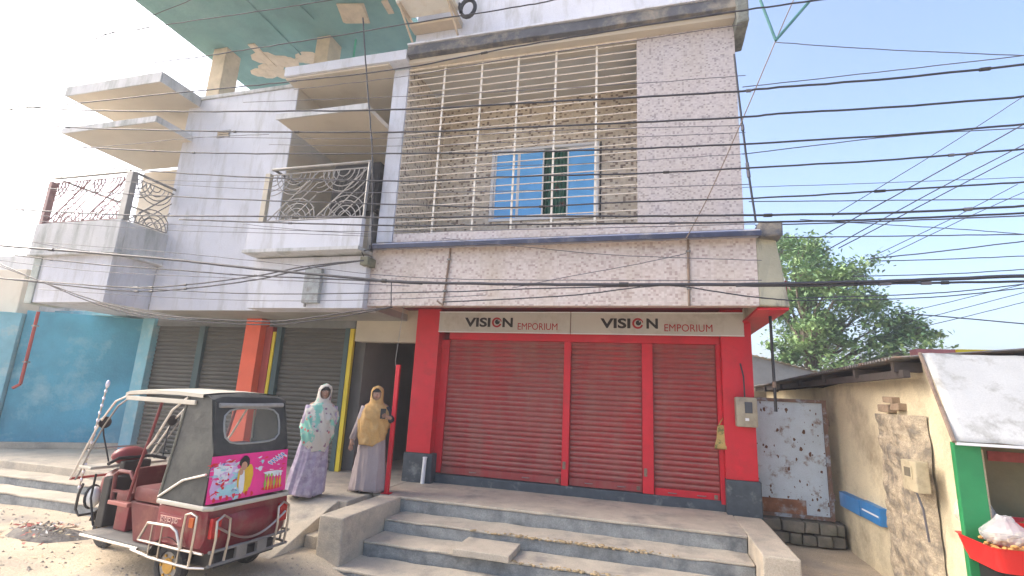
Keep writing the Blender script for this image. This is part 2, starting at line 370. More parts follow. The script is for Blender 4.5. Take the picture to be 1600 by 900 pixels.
# ------------------------------------------------------------------ roller shutters
def shutter(parent, x0, x1, z0, z1, y, m, pitch=.083, mbar=None, label=None):
    n = int((z1-z0-.11)/pitch)
    root = MB().box(x0, x1, y+.03, y+.05, z0, z1).build('roller_shutter', m, parent)
    if label: root['label'] = label
    prof = [(0, 0), (-.016, .012), (-.024, .032), (-.022, .054), (-.010, .070), (0, .074)]
    b = MB(); w2 = (x1-x0)/2-.012
    b.add([(sx*w2, p[0], p[1]) for sx in (-1, 1) for p in prof], [(i, i+1, 7+i, 6+i) for i in range(5)]+[(5, 4, 3, 2, 1, 0), (6, 7, 8, 9, 10, 11)])
    b.m = [0, 0, 0, 1, 1, 0, 0]
    me = b.mesh('slat', [m, M_slatdust if m is M_slatred else M_greydust], smooth=True)
    for i in range(n):
        part('slat', me, root, ((x0+x1)/2, y+.028+random.uniform(-.005, .005), z0+.12+i*pitch), (0, random.uniform(-.0012, .0012), 0))
    bb = MB().box(x0+.01, x1-.01, y-.012, y+.028, z0+.002, z0+.112).build('bottom_bar', mbar or m, root, bevel=.006)
    for fx in (.28, .72):
        xx = x0+(x1-x0)*fx; MB().tube([(xx-.06, y-.012, z0+.06), (xx-.05, y-.035, z0+.06), (xx+.05, y-.035, z0+.06), (xx+.06, y-.012, z0+.06)], .007, 6).build('handle', M_steel, root)
    MB().box(x1-.09, x1-.04, y-.03, y-.013, z0+.03, z0+.09).build('lock', M_rust, root, bevel=.005)
    return root

# ------------------------------------------------------------------ shop building (tiled, right)
shop = thing('shop_building', 'two-storey shop house with pinkish mosaic tile, barred balcony and red roller shutters', 'building', (-1.35, 9, ZP))
YW = 8.5
# ground floor
MB().box(-3.66, -3.515, 8.44, 8.75, .56, 2.86).build('door_jamb', M_red, shop, bevel=.008)
def pillar(x0, x1, yf, parent=shop):
    p = MB().box(x0, x1, yf, 8.9, .88, 3.40).build('pillar', M_red, parent, bevel=.008)
    return p
pillar(-4.115, -3.662, 8.27); pillar(1.065, 1.50, 8.27)
for x0, x1 in ((-4.135, -3.60), (1.06, 1.53)): rbox('pillar_base', M_plinth, x0, x1, 8.235, 8.9, ZP-.02, .878, shop, .012, .004)
rbox('plinth', M_plinth, -3.6, 1.06, 8.40, 8.8, ZP-.02, .545, shop, .012, .005)
MB().box(-3.512, 1.06, 8.40, 8.8, 2.865, 3.0).build('lintel', M_red, shop, bevel=.006)
MB().box(-3.66, 1.062, 8.46, 8.8, 3.002, 3.40).build('lintel_wall', M_redwood, shop)  # darker red holds the shadow strip above the sign
for x0, x1 in ((-1.40, -1.285), (-.125, .045)): 
    p = MB().box(x0, x1, 8.40, 8.52, .55, 2.863).build('shutter_post', M_red, shop, bevel=.006)
    MB().box(x0+.02, x0+.07, 8.385, 8.401, .80, .92).build('hasp', M_rust, p, bevel=.003)
MB().box(1.0, 1.063, 8.40, 8.52, .50, 2.863).build('shutter_post', M_red, shop, bevel=.006)
shutter(shop, -3.512, -1.402, .555, 2.862, 8.45, M_slatred)
shutter(shop, -1.283, -.127, .555, 2.862, 8.45, M_slatred)
shutter(shop, .047, .998, .53, 2.862, 8.45, M_slatred, mbar=M_red)
MB().box(-3.45, 1.45, 8.8, 11.9, ZP+.01, 3.2).build('shop_room', M_void, shop)
MB().box(1.30, 1.49, 8.9, 12, ZP, 3.2).build('side_wall', M_conc, shop)
# overhanging first floor
YO = 7.0
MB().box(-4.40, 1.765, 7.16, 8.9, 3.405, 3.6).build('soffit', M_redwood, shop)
MB().box(1.38, 1.755, 7.09, 11.4, 3.19, 3.222).build('side_soffit', M_red, shop)
MB().box(-4.398, 1.39, YO, 7.16, 3.23, 4.17).build('tiled_fascia', M_tile, shop, bevel=.004)
b = MB(); b.hexa([(1.392, YO, 3.235), (1.765, YO+.06, 3.225), (1.765, 11.5, 3.225), (1.392, 11.5, 3.235)], [(1.392, YO, 4.17), (1.66, YO+.12, 4.17), (1.66, 11.5, 4.17), (1.392, 11.5, 4.17)])
b.build('concrete_end', mat('stained_concrete_end', (.42, .40, .30), .9, .15, 3, .3, 40, stain=(.12, .12, .12), stain_scale=1.8, stain_lo=.5, stain_hi=.66, streak=True), shop, bevel=.02)
b = MB(); b.prism([(YO-.16, 4.16), (YO-.16, 4.20), (YO-.14, 4.23), (7.26, 4.37), (7.4, 4.37), (7.4, 4.16)], 'x', -4.36, 1.42); b.build('ledge', M_ledgetile, shop, bevel=.004)
MB().box(-4.37, 1.43, YO-.175, YO-.14, 4.135, 4.205).build('ledge_edge', M_ledgedark, shop, bevel=.004)
rbox('ledge_end', M_dark, 1.42, 1.70, YO-.10, 7.6, 4.15, 4.36, shop, .03, .014)
YU = 7.25
MB().box(-4.2, 1.30, YU, 7.42, 4.372, 4.52).build('sill_wall', M_tile, shop)
MB().box(-.155, 1.30, YU, 8.9, 4.522, 7.69).build('tiled_panel', M_tile2, shop, bevel=.003)
MB().box(-4.50, -4.205, YU-.02, 8.9, 4.372, 7.69).build('pilaster', M_white, shop, bevel=.006)
MB().box(-4.204, -4.19, YU+.02, 8.9, 4.522, 7.84).build('balcony_side_tile', M_brown, shop)
MB().box(-4.204, -.156, 7.42, 9.0, 4.2, 4.40).build('balcony_floor', M_conc, shop)
MB().box(-4.204, -.156, YU+.02, 9.0, 7.85, 8.0).build('balcony_ceiling', M_ceil, shop)
WX0, WX1, WZ0, WZ1 = -3.06, -.90, 5.26, 6.80
bw = MB(); bw.box(-4.2, WX0, 8.9, 9.1, 4.4, 7.85).box(WX1, -.156, 8.9, 9.1, 4.4, 7.85).box(WX0, WX1, 8.9, 9.1, 4.4, WZ0).box(WX0, WX1, 8.9, 9.1, WZ1, 7.85)
bw.build('balcony_wall', M_brown, shop)
win = MB()
win.box(WX0, WX1, 8.86, 8.98, WZ0, WZ0+.05).box(WX0, WX1, 8.86, 8.98, WZ1-.05, WZ1).box(WX0, WX0+.06, 8.86, 8.98, WZ0+.05, WZ1-.05).box(WX1-.06, WX1, 8.86, 8.98, WZ0+.05, WZ1-.05)
win = win.build('window', M_winframe, shop, bevel=.004)
for xa, xb, yy in ((WX0+.06, WX0+.56, 8.93), (WX0+.56, -1.98, 8.91), (-1.52, WX1-.06, 8.93)):
    MB().box(xa+.03, xb-.03, yy, yy+.008, WZ0+.08, WZ1-.08).build('pane', M_winblue, win)
    fr = MB().box(xa, xa+.03, yy-.01, yy+.02, WZ0+.05, WZ1-.05).box(xb-.03, xb, yy-.01, yy+.02, WZ0+.05, WZ1-.05).box(xa+.03, xb-.03, yy-.01, yy+.02, WZ0+.05, WZ0+.08).box(xa+.03, xb-.03, yy-.01, yy+.02, WZ1-.08, WZ1-.05)
    fr.build('sash', M_winframe, win)
cu = MB(); n = 40
cu.add([(-2.0+.52*i/n, 9.02+.035*math.sin(i*1.15)+.01*math.sin(i*2.7), z) for z in (WZ0+.05, WZ1-.04) for i in range(n+1)], [(i, i+1, n+2+i, n+1+i) for i in range(n)])
cu.build('curtain', M_curtain, win, smooth='all')
MB().box(WX0, WX1, 9.3, 9.32, WZ0-.2, WZ1+.2).build('room_behind', M_void, win)
MB().box(WX1+.02, WX1+.045, 8.875, 8.9, WZ0-.02, WZ1).build('window_stay', M_black, win)
# roof band, parapet of the second floor
rbox('roof_band', M_dark, -4.14, 1.32, 6.98, 7.5, 7.775, 7.955, shop, .015, .012, .2)
MB().box(-4.14, 1.31, 7.10, 7.5, 7.692, 7.773).build('band_bed', M_cream, shop, bevel=.004)
MB().box(-4.13, 1.31, 6.95, 7.2, 7.965, 8.0).build('band_cap', M_white, shop, bevel=.004)
rbox('band_end', mat('mossy_concrete', (.17, .18, .16), .95, .3, 6, .5, 30, stain=(.05, .055, .06), stain_scale=4), 1.29, 1.46, 6.96, 7.7, 7.50, 7.98, shop, .03, .03, .12)
MB().box(-4.08, 1.28, 7.14, 9.2, 8.0, 9.9).build('parapet_wall', M_white, shop, bevel=.006)
MB().box(-4.5, 1.29, 9.1, 12, 3.6, 7.9).build('rear_block', M_white, shop)
# grille over the barred balcony
gr = MB().box(-4.2, -.156, YU-.004, YU+.026, 7.655, 7.689).build('balcony_grille', M_rail, shop)
me = MB().tube([(-2.02, 0, 0), (2.02, 0, 0)], .0095, 6).mesh('rail', M_rail, smooth=True)
nR = 23
for i in range(nR): part('rail', me, gr, (-2.178+random.uniform(-.004, .004), YU+.011, 4.60+i*(7.60-4.60)/(nR-1)), (0, random.uniform(-.0015, .0015), random.uniform(-.0008, .0008)))
me = MB().box(-.016, .016, -.008, .008, 4.525, 7.655).mesh('post', M_post)
for px in (689, 748, 806, 866, 931): 
    part('post', me, gr, (atY(px, 175, YU).x, YU+.033, 0))
# pipes on the fascia
for k, (px0, py0, px1, py1, lab) in enumerate(((704, 388, 692, 477, 'rusty pipe strapped to pink tiled fascia above the red pillar'), (1075, 372, 1077, 478, 'rusty pipe strapped to pink tiled fascia near its concrete end'))):
    a, c = atY(px0, py0, YO-.02), atY(px1, py1, YO-.02)
    t = thing('fascia_pipe', lab, 'pipe', (c.x, c.y, c.z), group='pipes on the fascia')
    MB().tube([a, (a+c)/2, c], .016, 8).build('pipe', M_rust, t, smooth=True)
    for q in (.2, .75): MB().box(*(lambda p: (p.x-.03, p.x+.03, p.y-.02, p.y+.019, p.z-.012, p.z+.012))(a.lerp(c, q))).build('clamp', M_steel, t)
    if k == 0: MB().tube([c, c+Vector((-.10, -.01, .07))], .014, 8).build('elbow', M_rust, t)

# ------------------------------------------------------------------ shop sign
sg = thing('shop_sign', 'long pale board lettered VISION EMPORIUM twice above the red shutters', 'sign', (-1.17, 8.3, 2.97))
SZ0, SZ1 = 2.975, 3.345
split = atY(892, 505, 8.25).x
for xa, xb in ((-3.655, split-.006), (split+.006, 1.395)):
    pn = MB().box(xa, xb, 8.22, 8.265, SZ0, SZ1).build('panel', M_sign, sg, bevel=.006)
    fr = MB().box(xa, xb, 8.208, 8.221, SZ0, SZ0+.014).box(xa, xb, 8.208, 8.221, SZ1-.014, SZ1); fr.build('trim', M_winframe, pn)
def put_text(body, xl, xr, zb, h, m, bold):
    me = text_mesh(body, 1.0, .004, bold, 1.0)
    xsv = [v.co.x for v in me.vertices]; ysv = [v.co.y for v in me.vertices]
    sx = (xr-xl)/(max(xsv)-min(xsv)); sz = h/(max(ysv)-min(ysv)); x0, z0 = min(xsv), min(ysv)
    for v in me.vertices: v.co = (xl+(v.co.x-x0)*sx - ORG[sg][0], 8.2165-v.co.z*.6 - ORG[sg][1], zb+(v.co.y-z0)*sz - ORG[sg][2])
    me.materials.clear(); me.materials.append(m)
    o = bpy.data.objects.new('lettering', me); COL.objects.link(o); o.parent = sg; ORG[o] = ORG[sg]; return o
def P2x(px, y=8.21): return atY(px, 506, y).x
for (v0, v1, oc, n0, n1, e0, e1, zt) in ((726, 766, 776, 785, 801, 809, 871, 0), (938, 985, 996.5, 1010, 1028, 1038, 1113, .012)):
    zb, hh = 3.075+zt*.3, .165
    put_text('VISI', P2x(v0), P2x(v1), zb, hh, M_ink, .032)
    put_text('N', P2x(n0), P2x(n1), zb, hh, M_ink, .032)
    put_text('EMPORIUM', P2x(e0), P2x(e1), zb-.04, .115, M_inkred, 0)
    c = Vector((P2x(oc), 0, zb+hh/2))
    e = MB(); pts_o, pts_i = [], []
    for i in range(25):            # ring open at the upper right, like a drawn eye
        a = R(50)+R(290)*i/24
        ro, ri = .088, .050+.012*math.sin(a*.5)
        pts_o.append((c.x+ro*math.cos(a), c.z+ro*math.sin(a))); pts_i.append((c.x+ri*math.cos(a)+.006, c.z+ri*math.sin(a)))
    for i in range(24): e.prism([pts_o[i], pts_o[i+1], pts_i[i+1], pts_i[i]], 'y', 8.211, 8.2195)
    for i in range(10):
        a0, a1 = R(10)+R(60)*i/10, R(10)+R(60)*(i+1)/10
        e.prism([(c.x+.088*math.cos(a0), c.z+.088*math.sin(a0)), (c.x+.088*math.cos(a1), c.z+.088*math.sin(a1)), (c.x+.052*math.cos(a1)+.02, c.z+.06*math.sin(a1)), (c.x+.052*math.cos(a0)+.02, c.z+.06*math.sin(a0))], 'y', 8.212, 8.2195)
    e.build('eye_ring', M_inkred, sg)
    MB().disc((c.x+.01, 8.2135, c.z+.008), .042, 'y', 20, .012).build('eye_pupil', M_ink, sg)
    MB().disc((c.x+.028, 8.2065, c.z+.028), .010, 'y', 10, .002).build('eye_glint', M_sign, sg)

# ------------------------------------------------------------------ white building (left)
wb = thing('white_building', 'whitewashed two-storey building with curved-bar balconies and concrete canopies, left of tiled shop', 'building', (-8, 9, ZP))
ZS = 3.2
MB().box(-9.35, -6.65, 7.3, 9.1, ZS, 7.68).build('wing_wall', M_white, wb, bevel=.008)
rbox('wing_coping', M_whited, -9.33, -6.62, 7.27, 7.6, 7.682, 7.76, wb, .012, .006)
v = MB(); v.box(-8.46, -8.14, 7.288, 7.301, 6.75, 6.91); vb = v.build('vent', M_steel, wb)
for i in range(3): MB().box(-8.44, -8.16, 7.27, 7.289, 6.775+i*.043, 6.795+i*.043).build('vent_slat', M_rawc, vb)
MB().box(-6.648, -4.405, 6.88, 7.3, ZS-.03, 4.04).build('lower_wall', M_white, wb, bevel=.006)
MB().box(-9.37, -4.405, 7.302, 8.9, ZS-.002, ZS+.12).build('soffit', mat('grey_soffit', (.30, .30, .28), .9, .15, 2, .2, 30), wb)  # even mid-grey underside
MB().box(-6.60, -4.40, 6.60, 6.70, 4.125, 4.595).build('balcony_parapet', M_white, wb, bevel=.008)
rbox('balcony_slab', M_whited, -6.64, -4.40, 6.575, 8.9, 4.06, 4.123, wb, .01, .004)
MB().box(-6.64, -4.51, 8.9, 9.1, 4.1, 7.66).build('balcony_back_wall', M_cream, wb)
MB().box(-6.66, -6.646, 7.32, 8.9, 4.1, 7.66).build('balcony_side_wall', M_cream, wb)
rbox('canopy', M_cream, -6.33, -4.505, 6.56, 8.9, 6.50, 6.585, wb, .008, .003, .4)
rbox('canopy_edge', M_whited, -6.34, -4.503, 6.535, 6.562, 6.49, 6.60, wb, .006, .003, .4)
MB().box(-6.72, -4.502, 7.02, 9.1, 7.665, 7.70).build('roof_slab', M_cream, wb)
rbox('roof_edge', M_white, -6.73, -4.145, 6.97, 7.25, 7.702, 7.90, wb, .01, .004)
# left balcony block
MB().box(-11.15, -9.37, 6.46, 8.4, ZS, 4.11).build('bay', M_white, wb, bevel=.008)
rbox('bay_corner', mat('mossy_plaster', (.36, .40, .38), .9, .2, 4, .3, 30, stain=(.18, .22, .2), stain_scale=3), -11.35, -11.152, 6.44, 7.0, ZS-.02, 4.11, wb, .015, .006)
pw = MB().box(-11.40, -9.22, 6.36, 6.48, 4.13, 4.72).box(-9.34, -9.22, 6.482, 7.30, 4.13, 4.72).box(-11.40, -11.28, 6.482, 8.3, 4.13, 4.72)
pw.build('bay_parapet', M_whited, wb, bevel=.012)
rbox('bay_slab', M_whited, -11.42, -9.2, 6.34, 8.4, 4.08, 4.128, wb, .01, .004)
MB().box(-11.7, -9.352, 8.35, 8.6, 4.1, 6.74).build('bay_back_wall', M_cream, wb)
for (x0, x1, yf, z0, z1) in ((-11.62, -9.06, 6.40, 7.53, 7.74), (-11.62, -9.10, 6.50, 6.74, 6.86)):
    rbox('canopy', M_cream, x0+.01, x1-.01, yf+.02, 8.25, z0, z1-.02, wb, .006, .003, .4)
    rbox('canopy_edge', M_whited, x0, x1, yf-.005, yf+.018, z0-.008, z1, wb, .006, .003, .4)
    rbox('canopy_edge', M_whited, x1-.008, x1+.015, yf+.02, 7.28, z0-.008, z1, wb, .006, .003, .4)
# ground floor
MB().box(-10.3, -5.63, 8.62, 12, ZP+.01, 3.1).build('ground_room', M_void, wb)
MB().box(-6.64, -4.402, 7.302, 9.1, ZS+.12, 4.04).build('floor_infill', M_cream, wb)
MB().box(-9.3, -4.52, 9.102, 12, ZS, 7.6).build('rear_block', M_white, wb)
MB().box(-10.5, -5.5, 8.44, 8.9, 3.05, 3.2).build('lintel', mat('dark_grey_lintel', (.16, .17, .17), .9, .2, 3, .2, 30), wb)  # plain dark grey, slight random variation
MB().box(-5.48, -4.14, 8.44, 8.7, 2.80, 3.4).build('passage_lintel', M_beige, wb)
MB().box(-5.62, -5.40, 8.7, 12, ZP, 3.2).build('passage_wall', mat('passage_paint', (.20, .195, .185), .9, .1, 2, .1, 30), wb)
MB().box(-4.22, -4.14, 8.9, 12, ZP, 3.4).build('passage_wall', M_void, wb)  # this wall and the passage end: darkness put into the colour
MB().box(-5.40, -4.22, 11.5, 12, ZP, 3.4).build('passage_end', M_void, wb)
shutter(wb, -10.45, -9.26, .42, 3.05, 8.47, M_grey)
shutter(wb, -9.10, -7.86, .42, 3.05, 8.47, M_grey)
shutter(wb, -7.15, -5.62, .42, 3.05, 8.47, M_grey)
MB().box(-9.255, -9.105, 8.42, 8.6, .41, 3.05).build('shutter_post', M_tealframe, wb, bevel=.005)
MB().box(-7.86, -7.50, 8.20, 8.8, .41, 3.19).build('pillar', M_orange, wb, bevel=.008)['label'] = 'orange painted pillar'
MB().box(-7.498, -7.34, 8.36, 8.8, .41, 3.05).build('pillar', M_maroonp, wb, bevel=.005)
MB().box(-7.338, -7.27, 8.38, 8.8, .41, 2.95).build('door_strip', M_yellow, wb, bevel=.004)
MB().box(-7.268, -7.15, 8.40, 8.6, .41, 3.05).build('shutter_post', M_tealframe, wb, bevel=.004)
MB().box(-5.70, -5.60, 8.42, 8.6, .41, 3.05).build('shutter_post', M_tealframe, wb, bevel=.004)
MB().box(-5.598, -5.51, 8.43, 8.5, .41, 3.04).build('door_strip', M_yellow, wb, bevel=.004)
rbox('blue_pillar', M_blue2, -10.80, -10.47, 8.36, 8.9, .41, 3.2, wb, .01, .004)
# recessed, angled blue wall and its pale end
pA, pB = Vector((-10.75, 8.75, 0)), Vector((-12.75, 7.35, 0))
dd = (pB-pA).normalized(); nn = Vector((-dd.y, dd.x, 0))
if nn.y < 0: nn = -nn
def slab(a, c, th, z0, z1): return MB().hexa([(p.x, p.y, z0) for p in (c, a, a+nn*th, c+nn*th)], [(p.x, p.y, z1) for p in (c, a, a+nn*th, c+nn*th)])
slab(pA, pB, .2, .41, 3.2).build('blue_wall', M_blue, wb, sub=3)
slab(pA-nn*.14-dd*-.2, pB-nn*.14, .13, .405, .52).build('blue_wall_base', M_conc, wb, bevel=.01)
MB().box(-13.2, -10.75, 8.0, 9.2, ZS, 3.3).build('recess_soffit', M_blue2, wb)
slab(pB+dd*.02-nn*.12, pB+dd*1.4-nn*.12, .4, .3, 3.12).build('blue_end_wall', M_blue2, wb)
# teal slab of the unfinished storey, on columns
sb = MB().box(-9.75, -4.55, 5.5, 9.35, 9.2, 9.4).build('unfinished_slab', M_teal, wb)
rbox('column', M_rawc, -9.36, -9.0, 7.6, 8.0, 7.7, 9.198, wb, .01, .006)
rbox('column', M_rawc, -6.78, -6.45, 7.75, 8.15, 7.7, 9.198, wb, .01, .006)
for (px, py, px2, py2, w_) in ((392, 68, 428, 104, .16), (545, 5, 560, 35, .5), (600, 0, 612, 20, .12)):
    a, c = atZ(px, py, 9.195), atZ(px2, py2, 9.195)
    t_ = (c-a).normalized(); s_ = Vector((-t_.y, t_.x, 0))*w_/2
    MB().hexa([a-s_-Vector((0, 0, .03)), c-s_-Vector((0, 0, .03)), c+s_-Vector((0, 0, .03)), a+s_-Vector((0, 0, .03))], [a-s_*1.2, c-s_, c+s_*1.3, a+s_]).build('mortar_patch', M_rawc, sb, bevel=.01)
b = MB()
for k in range(26):
    p = atZ(random.uniform(390, 500), random.uniform(88, 118), 9.197); s_ = random.uniform(.06, .22)
    b.ball(p, (s_*1.6, s_, .02), 8, 4)
b.build('mortar_patch', M_rawc, sb)
for px0, py0, px1, py1 in ((385, 0, 470, 85), (470, 10, 490, 30)):
    a, c = atZ(px0, py0, 9.19), atZ(px1, py1, 9.19); MB().tube([a, c], .02, 6).build('board_joint', M_teal, sb)
a = atY(556, 62, 7.9); MB().tube([a, Vector((a.x, a.y, 7.75))], .02, 8).build('green_prop', mat('green_pipe', (.06, .36, .24), .5), wb)

# ------------------------------------------------------------------ railings with bars and arcs
def rail_panel(parent, A, B, z0, z1, m, mtop, seed=0, th=1.0):
    """railing between plan points A and B: top rail, bottom rail, diagonals and concentric quarter arcs"""
    A, B = Vector((*A, 0)), Vector((*B, 0)); Lg = (B-A).length; d = (B-A)/Lg; hgt = z1-z0; rnd = random.Random(seed)
    def P(u, v): q = A+d*u; return (q.x, q.y, z0+v)
    def clip(p, q, n=2): return [P(*p), P(*q)]
    top = MB().tube([P(-.03, hgt), P(Lg+.03, hgt)], .026, 8).build('top_rail', mtop, parent, smooth=True)
    MB().tube([P(0, hgt-.10), P(Lg, hgt-.10)], .011, 6).build('rail', m, parent)
    MB().tube([P(0, .03), P(Lg, .03)], .012, 6).build('rail', m, parent)
    hi = hgt-.10; lo = .03
    n = max(1, round(Lg/.9)); cw = Lg/n
    for c in range(n):
        u0_ = c*cw
        MB().tube([P(u0_+.01, lo), P(u0_+cw-.01, hi)], .014*th, 6).build('bar', m, parent)
        for k in range(1, 4):       # parallels to the diagonal in one half
            f = k/4
            MB().tube([P(u0_+cw*f, lo), P(u0_+cw-.01, lo+(hi-lo)*(1-f))], .011*th, 6).build('bar', m, parent)
        for k in range(1, 4):       # crossing bars leaning the other way, stopping at the diagonal
            f = k/4
            MB().tube([P(u0_+cw*(1-f), lo), P(u0_+cw*(1-f)*.5+cw*0, lo+(hi-lo)*(1-f)*.5)], .009*th, 6).build('bar', m, parent)
        for (cu_, cv, a0, a1) in ((0, 1, -90, 0), (.62, 0, 0, 180), (.5, 1, 180, 360)):
            for k in range(1, 5):
                r_ = k*min(cw, hi-lo)*.105+.03; pts = []
                for i in range(11):
                    a = R(a0+(a1-a0)*i/10); uu = u0_+cu_*cw+r_*math.cos(a); vv = (hi if cv else lo)+r_*math.sin(a)
                    pts.append(P(min(max(uu, u0_), u0_+cw), vv))
                MB().tube(pts, .011*th, 5).build('arc_bar', m, parent)
    return top
rl = thing('balcony_railing', 'slanted-bar metal railing with arcs on the middle balcony, in front of dark fan unit', 'railing', (-5.2, 6.57, 4.58), group='balcony railings')
rail_panel(rl, (-6.30, 6.65), (-4.42, 6.65), 4.60, 5.58, mat('pale_steel', (.30, .29, .28), .45, .12, 6, .05), M_steel, 1, .75)
MB().box(-6.43, -6.33, 6.61, 6.69, 4.597, 5.50).build('newel_post', mat('beige_post', (.42, .38, .30), .6, .1, 4, .1, 40), rl, bevel=.006)
MB().tube([(-6.30, 6.65, 5.58), (-6.3, 7.3, 5.58)], .024, 8).build('return_rail', M_steel, rl)
MB().tube([(-4.41, 6.65, 4.60), (-4.41, 6.65, 5.57)], .024, 8).build('end_post', M_steel, rl)
rl = thing('balcony_railing', 'rusty pinkish metal railing with arcs on the far left corner balcony', 'railing', (-10.3, 6.42, 4.72), group='balcony railings')
rail_panel(rl, (-11.26, 6.42), (-9.36, 6.42), 4.725, 5.68, M_pinkrail, M_steel, 2)
rail_panel(rl, (-9.28, 6.5), (-9.28, 7.29), 4.725, 5.68, M_steel, M_steel, 3)
MB().box(-9.35, -9.2, 6.37, 6.48, 4.722, 5.66).build('newel_post', M_steel, rl, bevel=.006)
MB().box(-11.36, -11.27, 6.37, 6.48, 4.722, 5.60).build('newel_post', M_pinkrail, rl, bevel=.006)
MB().tube([(-11.2, 6.5, 5.66), (-11.2, 8.3, 5.66)], .022, 8).build('return_rail', M_steel, rl)

# ------------------------------------------------------------------ air conditioners
def ac_unit(root, x0, x1, y0, y1, z0, z1, body, gm, ringm, cx, rad):
    MB().box(x0, x1, y0, y1, z0, z1).build('case', body, root, bevel=.02)
    f = MB().disc((cx, y0-.004, (z0+z1)/2), rad, 'y', 28, .012).build('fan_recess', gm, root)
    for k in range(1, 6): MB().disc((cx, y0-.014, (z0+z1)/2), rad*k/5, 'y', 28, .008, rad*k/5-.008).build('grille_ring', ringm, f)
    for k in range(8):
        a = R(45*k+10); MB().tube([(cx+.03*math.cos(a), y0-.014, (z0+z1)/2+.03*math.sin(a)), (cx+rad*.97*math.cos(a), y0-.014, (z0+z1)/2+rad*.97*math.sin(a))], .005, 5).build('grille_spoke', ringm, f)
ac = thing('air_conditioner', 'white outdoor air conditioner unit on brackets above the barred balcony', 'air conditioner', (-3.6, 6.7, 8.0))
ac_unit(ac, -4.14, -3.12, 6.42, 6.86, 8.42, 9.05, M_ac, M_acb, M_acb, -3.86, .25)
for x in (-4.08, -3.2):
    MB().box(x-.025, x+.025, 6.42, 7.14, 8.36, 8.42).build('bracket_arm', M_acb, ac)
    MB().tube([(x, 6.5, 8.37), (x, 7.12, 8.02)], .02, 6).build('bracket_strut', M_acb, ac)
MB().box(-4.10, -3.18, 6.9, 7.13, 8.30, 8.358).build('bracket_rail', M_acb, ac)
hp = [(-2.95+.13*math.cos(a), 6.8, 8.38+.17*math.sin(a)) for a in [R(200-340*i/16) for i in range(17)]]
tag(MB().tube([(-3.12, 6.8, 8.5)]+hp, .035, 8).build('coolant_hose', M_black, smooth=True), 'black looped insulated hose beside the white air conditioner', 'hose')
a2 = thing('air_conditioner', 'dark outdoor fan unit standing behind the middle balcony railing', 'air conditioner', (-4.95, 7.2, 4.1))
ac_unit(a2, -5.46, -4.53, 7.15, 7.5, 4.92, 5.84, M_acd, M_acd, mat('dull_wire', (.07, .07, .07), .7, .1, 5, 0), -4.95, .36)
for x in (-5.4, -4.62): MB().box(x-.03, x+.03, 7.2, 7.45, 4.1, 4.92).build('stand_leg', M_steel, a2)

# ------------------------------------------------------------------ left neighbour
nb = thing('neighbour_building', 'pale grey low building at the far left edge behind the blue pillar', 'building', (-16, 8, 0))
MB().box(-19, -13.0, 7.7, 12, 0, 4.55).build('wall', M_whited, nb, bevel=.02)
MB().box(-19, -13.0, 7.3, 7.698, 2.9, 4.1).build('awning_beam', M_cream, nb, bevel=.02)
MB().box(-19, -13.05, 7.25, 7.69, 2.75, 2.88).build('awning_edge', M_rawc, nb, bevel=.02)
dp = thing('downpipe', 'thin maroon downpipe on the corner of the blue wall', 'pipe', (-12.7, 7.2, .9))
a, c = atY(60, 487, 7.15), atY(28, 600, 7.15); c.x = a.x
MB().tube([a, c], .03, 8).build('pipe', M_maroonp, dp); MB().tube([c, c+Vector((-.1, -.05, -.08))], .03, 8).build('shoe', M_maroonp, dp)
for q in (.2, .7): p = a.lerp(c, q); MB().box(p.x-.045, p.x+.045, p.y-.035, p.y+.05, p.z-.015, p.z+.015).build('clamp', M_steel, dp)

# ------------------------------------------------------------------ things on the shop front
mt = thing('electricity_meter', 'beige electricity meter box on the red pillar beside the rusty gate', 'meter', (1.36, 8.2, 1.75))
a, c = atY(1150, 620, 8.2), atY(1179, 668, 8.2)
MB().box(a.x-.02, c.x+.04, 8.12, 8.268, c.z, a.z).build('case', mat('meter_case', (.36, .32, .24), .6, .12, 6, .1, 50, stain=(.22, .2, .16), stain_scale=6), mt, bevel=.025, smooth=True)
MB().box(a.x+.10, c.x-.03, 8.108, 8.119, c.z+.2, a.z-.07).build('display_window', mat('meter_glass', (.06, .07, .09), .15, .05, 3, 0), mt, bevel=.004)
MB().box(a.x+.10, a.x+.15, 8.112, 8.119, c.z+.09, c.z+.13).build('seal', M_winframe, mt)
MB().tube([(a.x+.12, 8.2, a.z), (a.x+.12, 8.22, a.z+.3), (a.x+.09, 8.262, a.z+.5)], .012, 6).build('feed_wire', M_cable, mt)
# woven shopping bag hung on the shutter post
bg_ = thing('shopping_bag', 'small yellow-brown cloth carrier bag hanging beside the red pillar', 'bag', (1.0, 8.3, 1.4))
a = atY(1131, 658, 8.3); bz = atY(1131, 702, 8.3).z; n = 10; rings = []
for i in range(9):
    t = i/8; z = a.z-.06-(a.z-.06-bz)*t; hw = .085+.075*t+.006*math.sin(t*9)
    rings.append([(a.x+hw*math.cos(th)+.02*t, 8.31+(.012+.03*t)*math.sin(th)+.006*math.sin(3*th+t*5), z+.012*math.sin(2*th)*t) for th in [2*math.pi*j/20 for j in range(20)]])
MB().loft(rings).build('bag_body', mat('bag_cloth', (.42, .30, .11), .9, .15, 8, .3, 50, stain=(.16, .17, .06), stain_scale=11, stain_lo=.54, stain_hi=.6), bg_, smooth='all')
for s in (-1, 1): MB().tube([(a.x+s*.07, 8.30, a.z-.065), (a.x+s*.045, 8.30, a.z-.01), (a.x+s*.01, 8.33, a.z+.03), (a.x, 8.38, a.z+.035)], .008, 5).build('handle', M_black if s > 0 else MATS['bag_cloth'], bg_)
MB().tube([(a.x, 8.40, a.z+.035), (a.x, 8.35, a.z+.03), (a.x, 8.345, a.z+.05)], .006, 5).build('hook', M_steel, bg_)
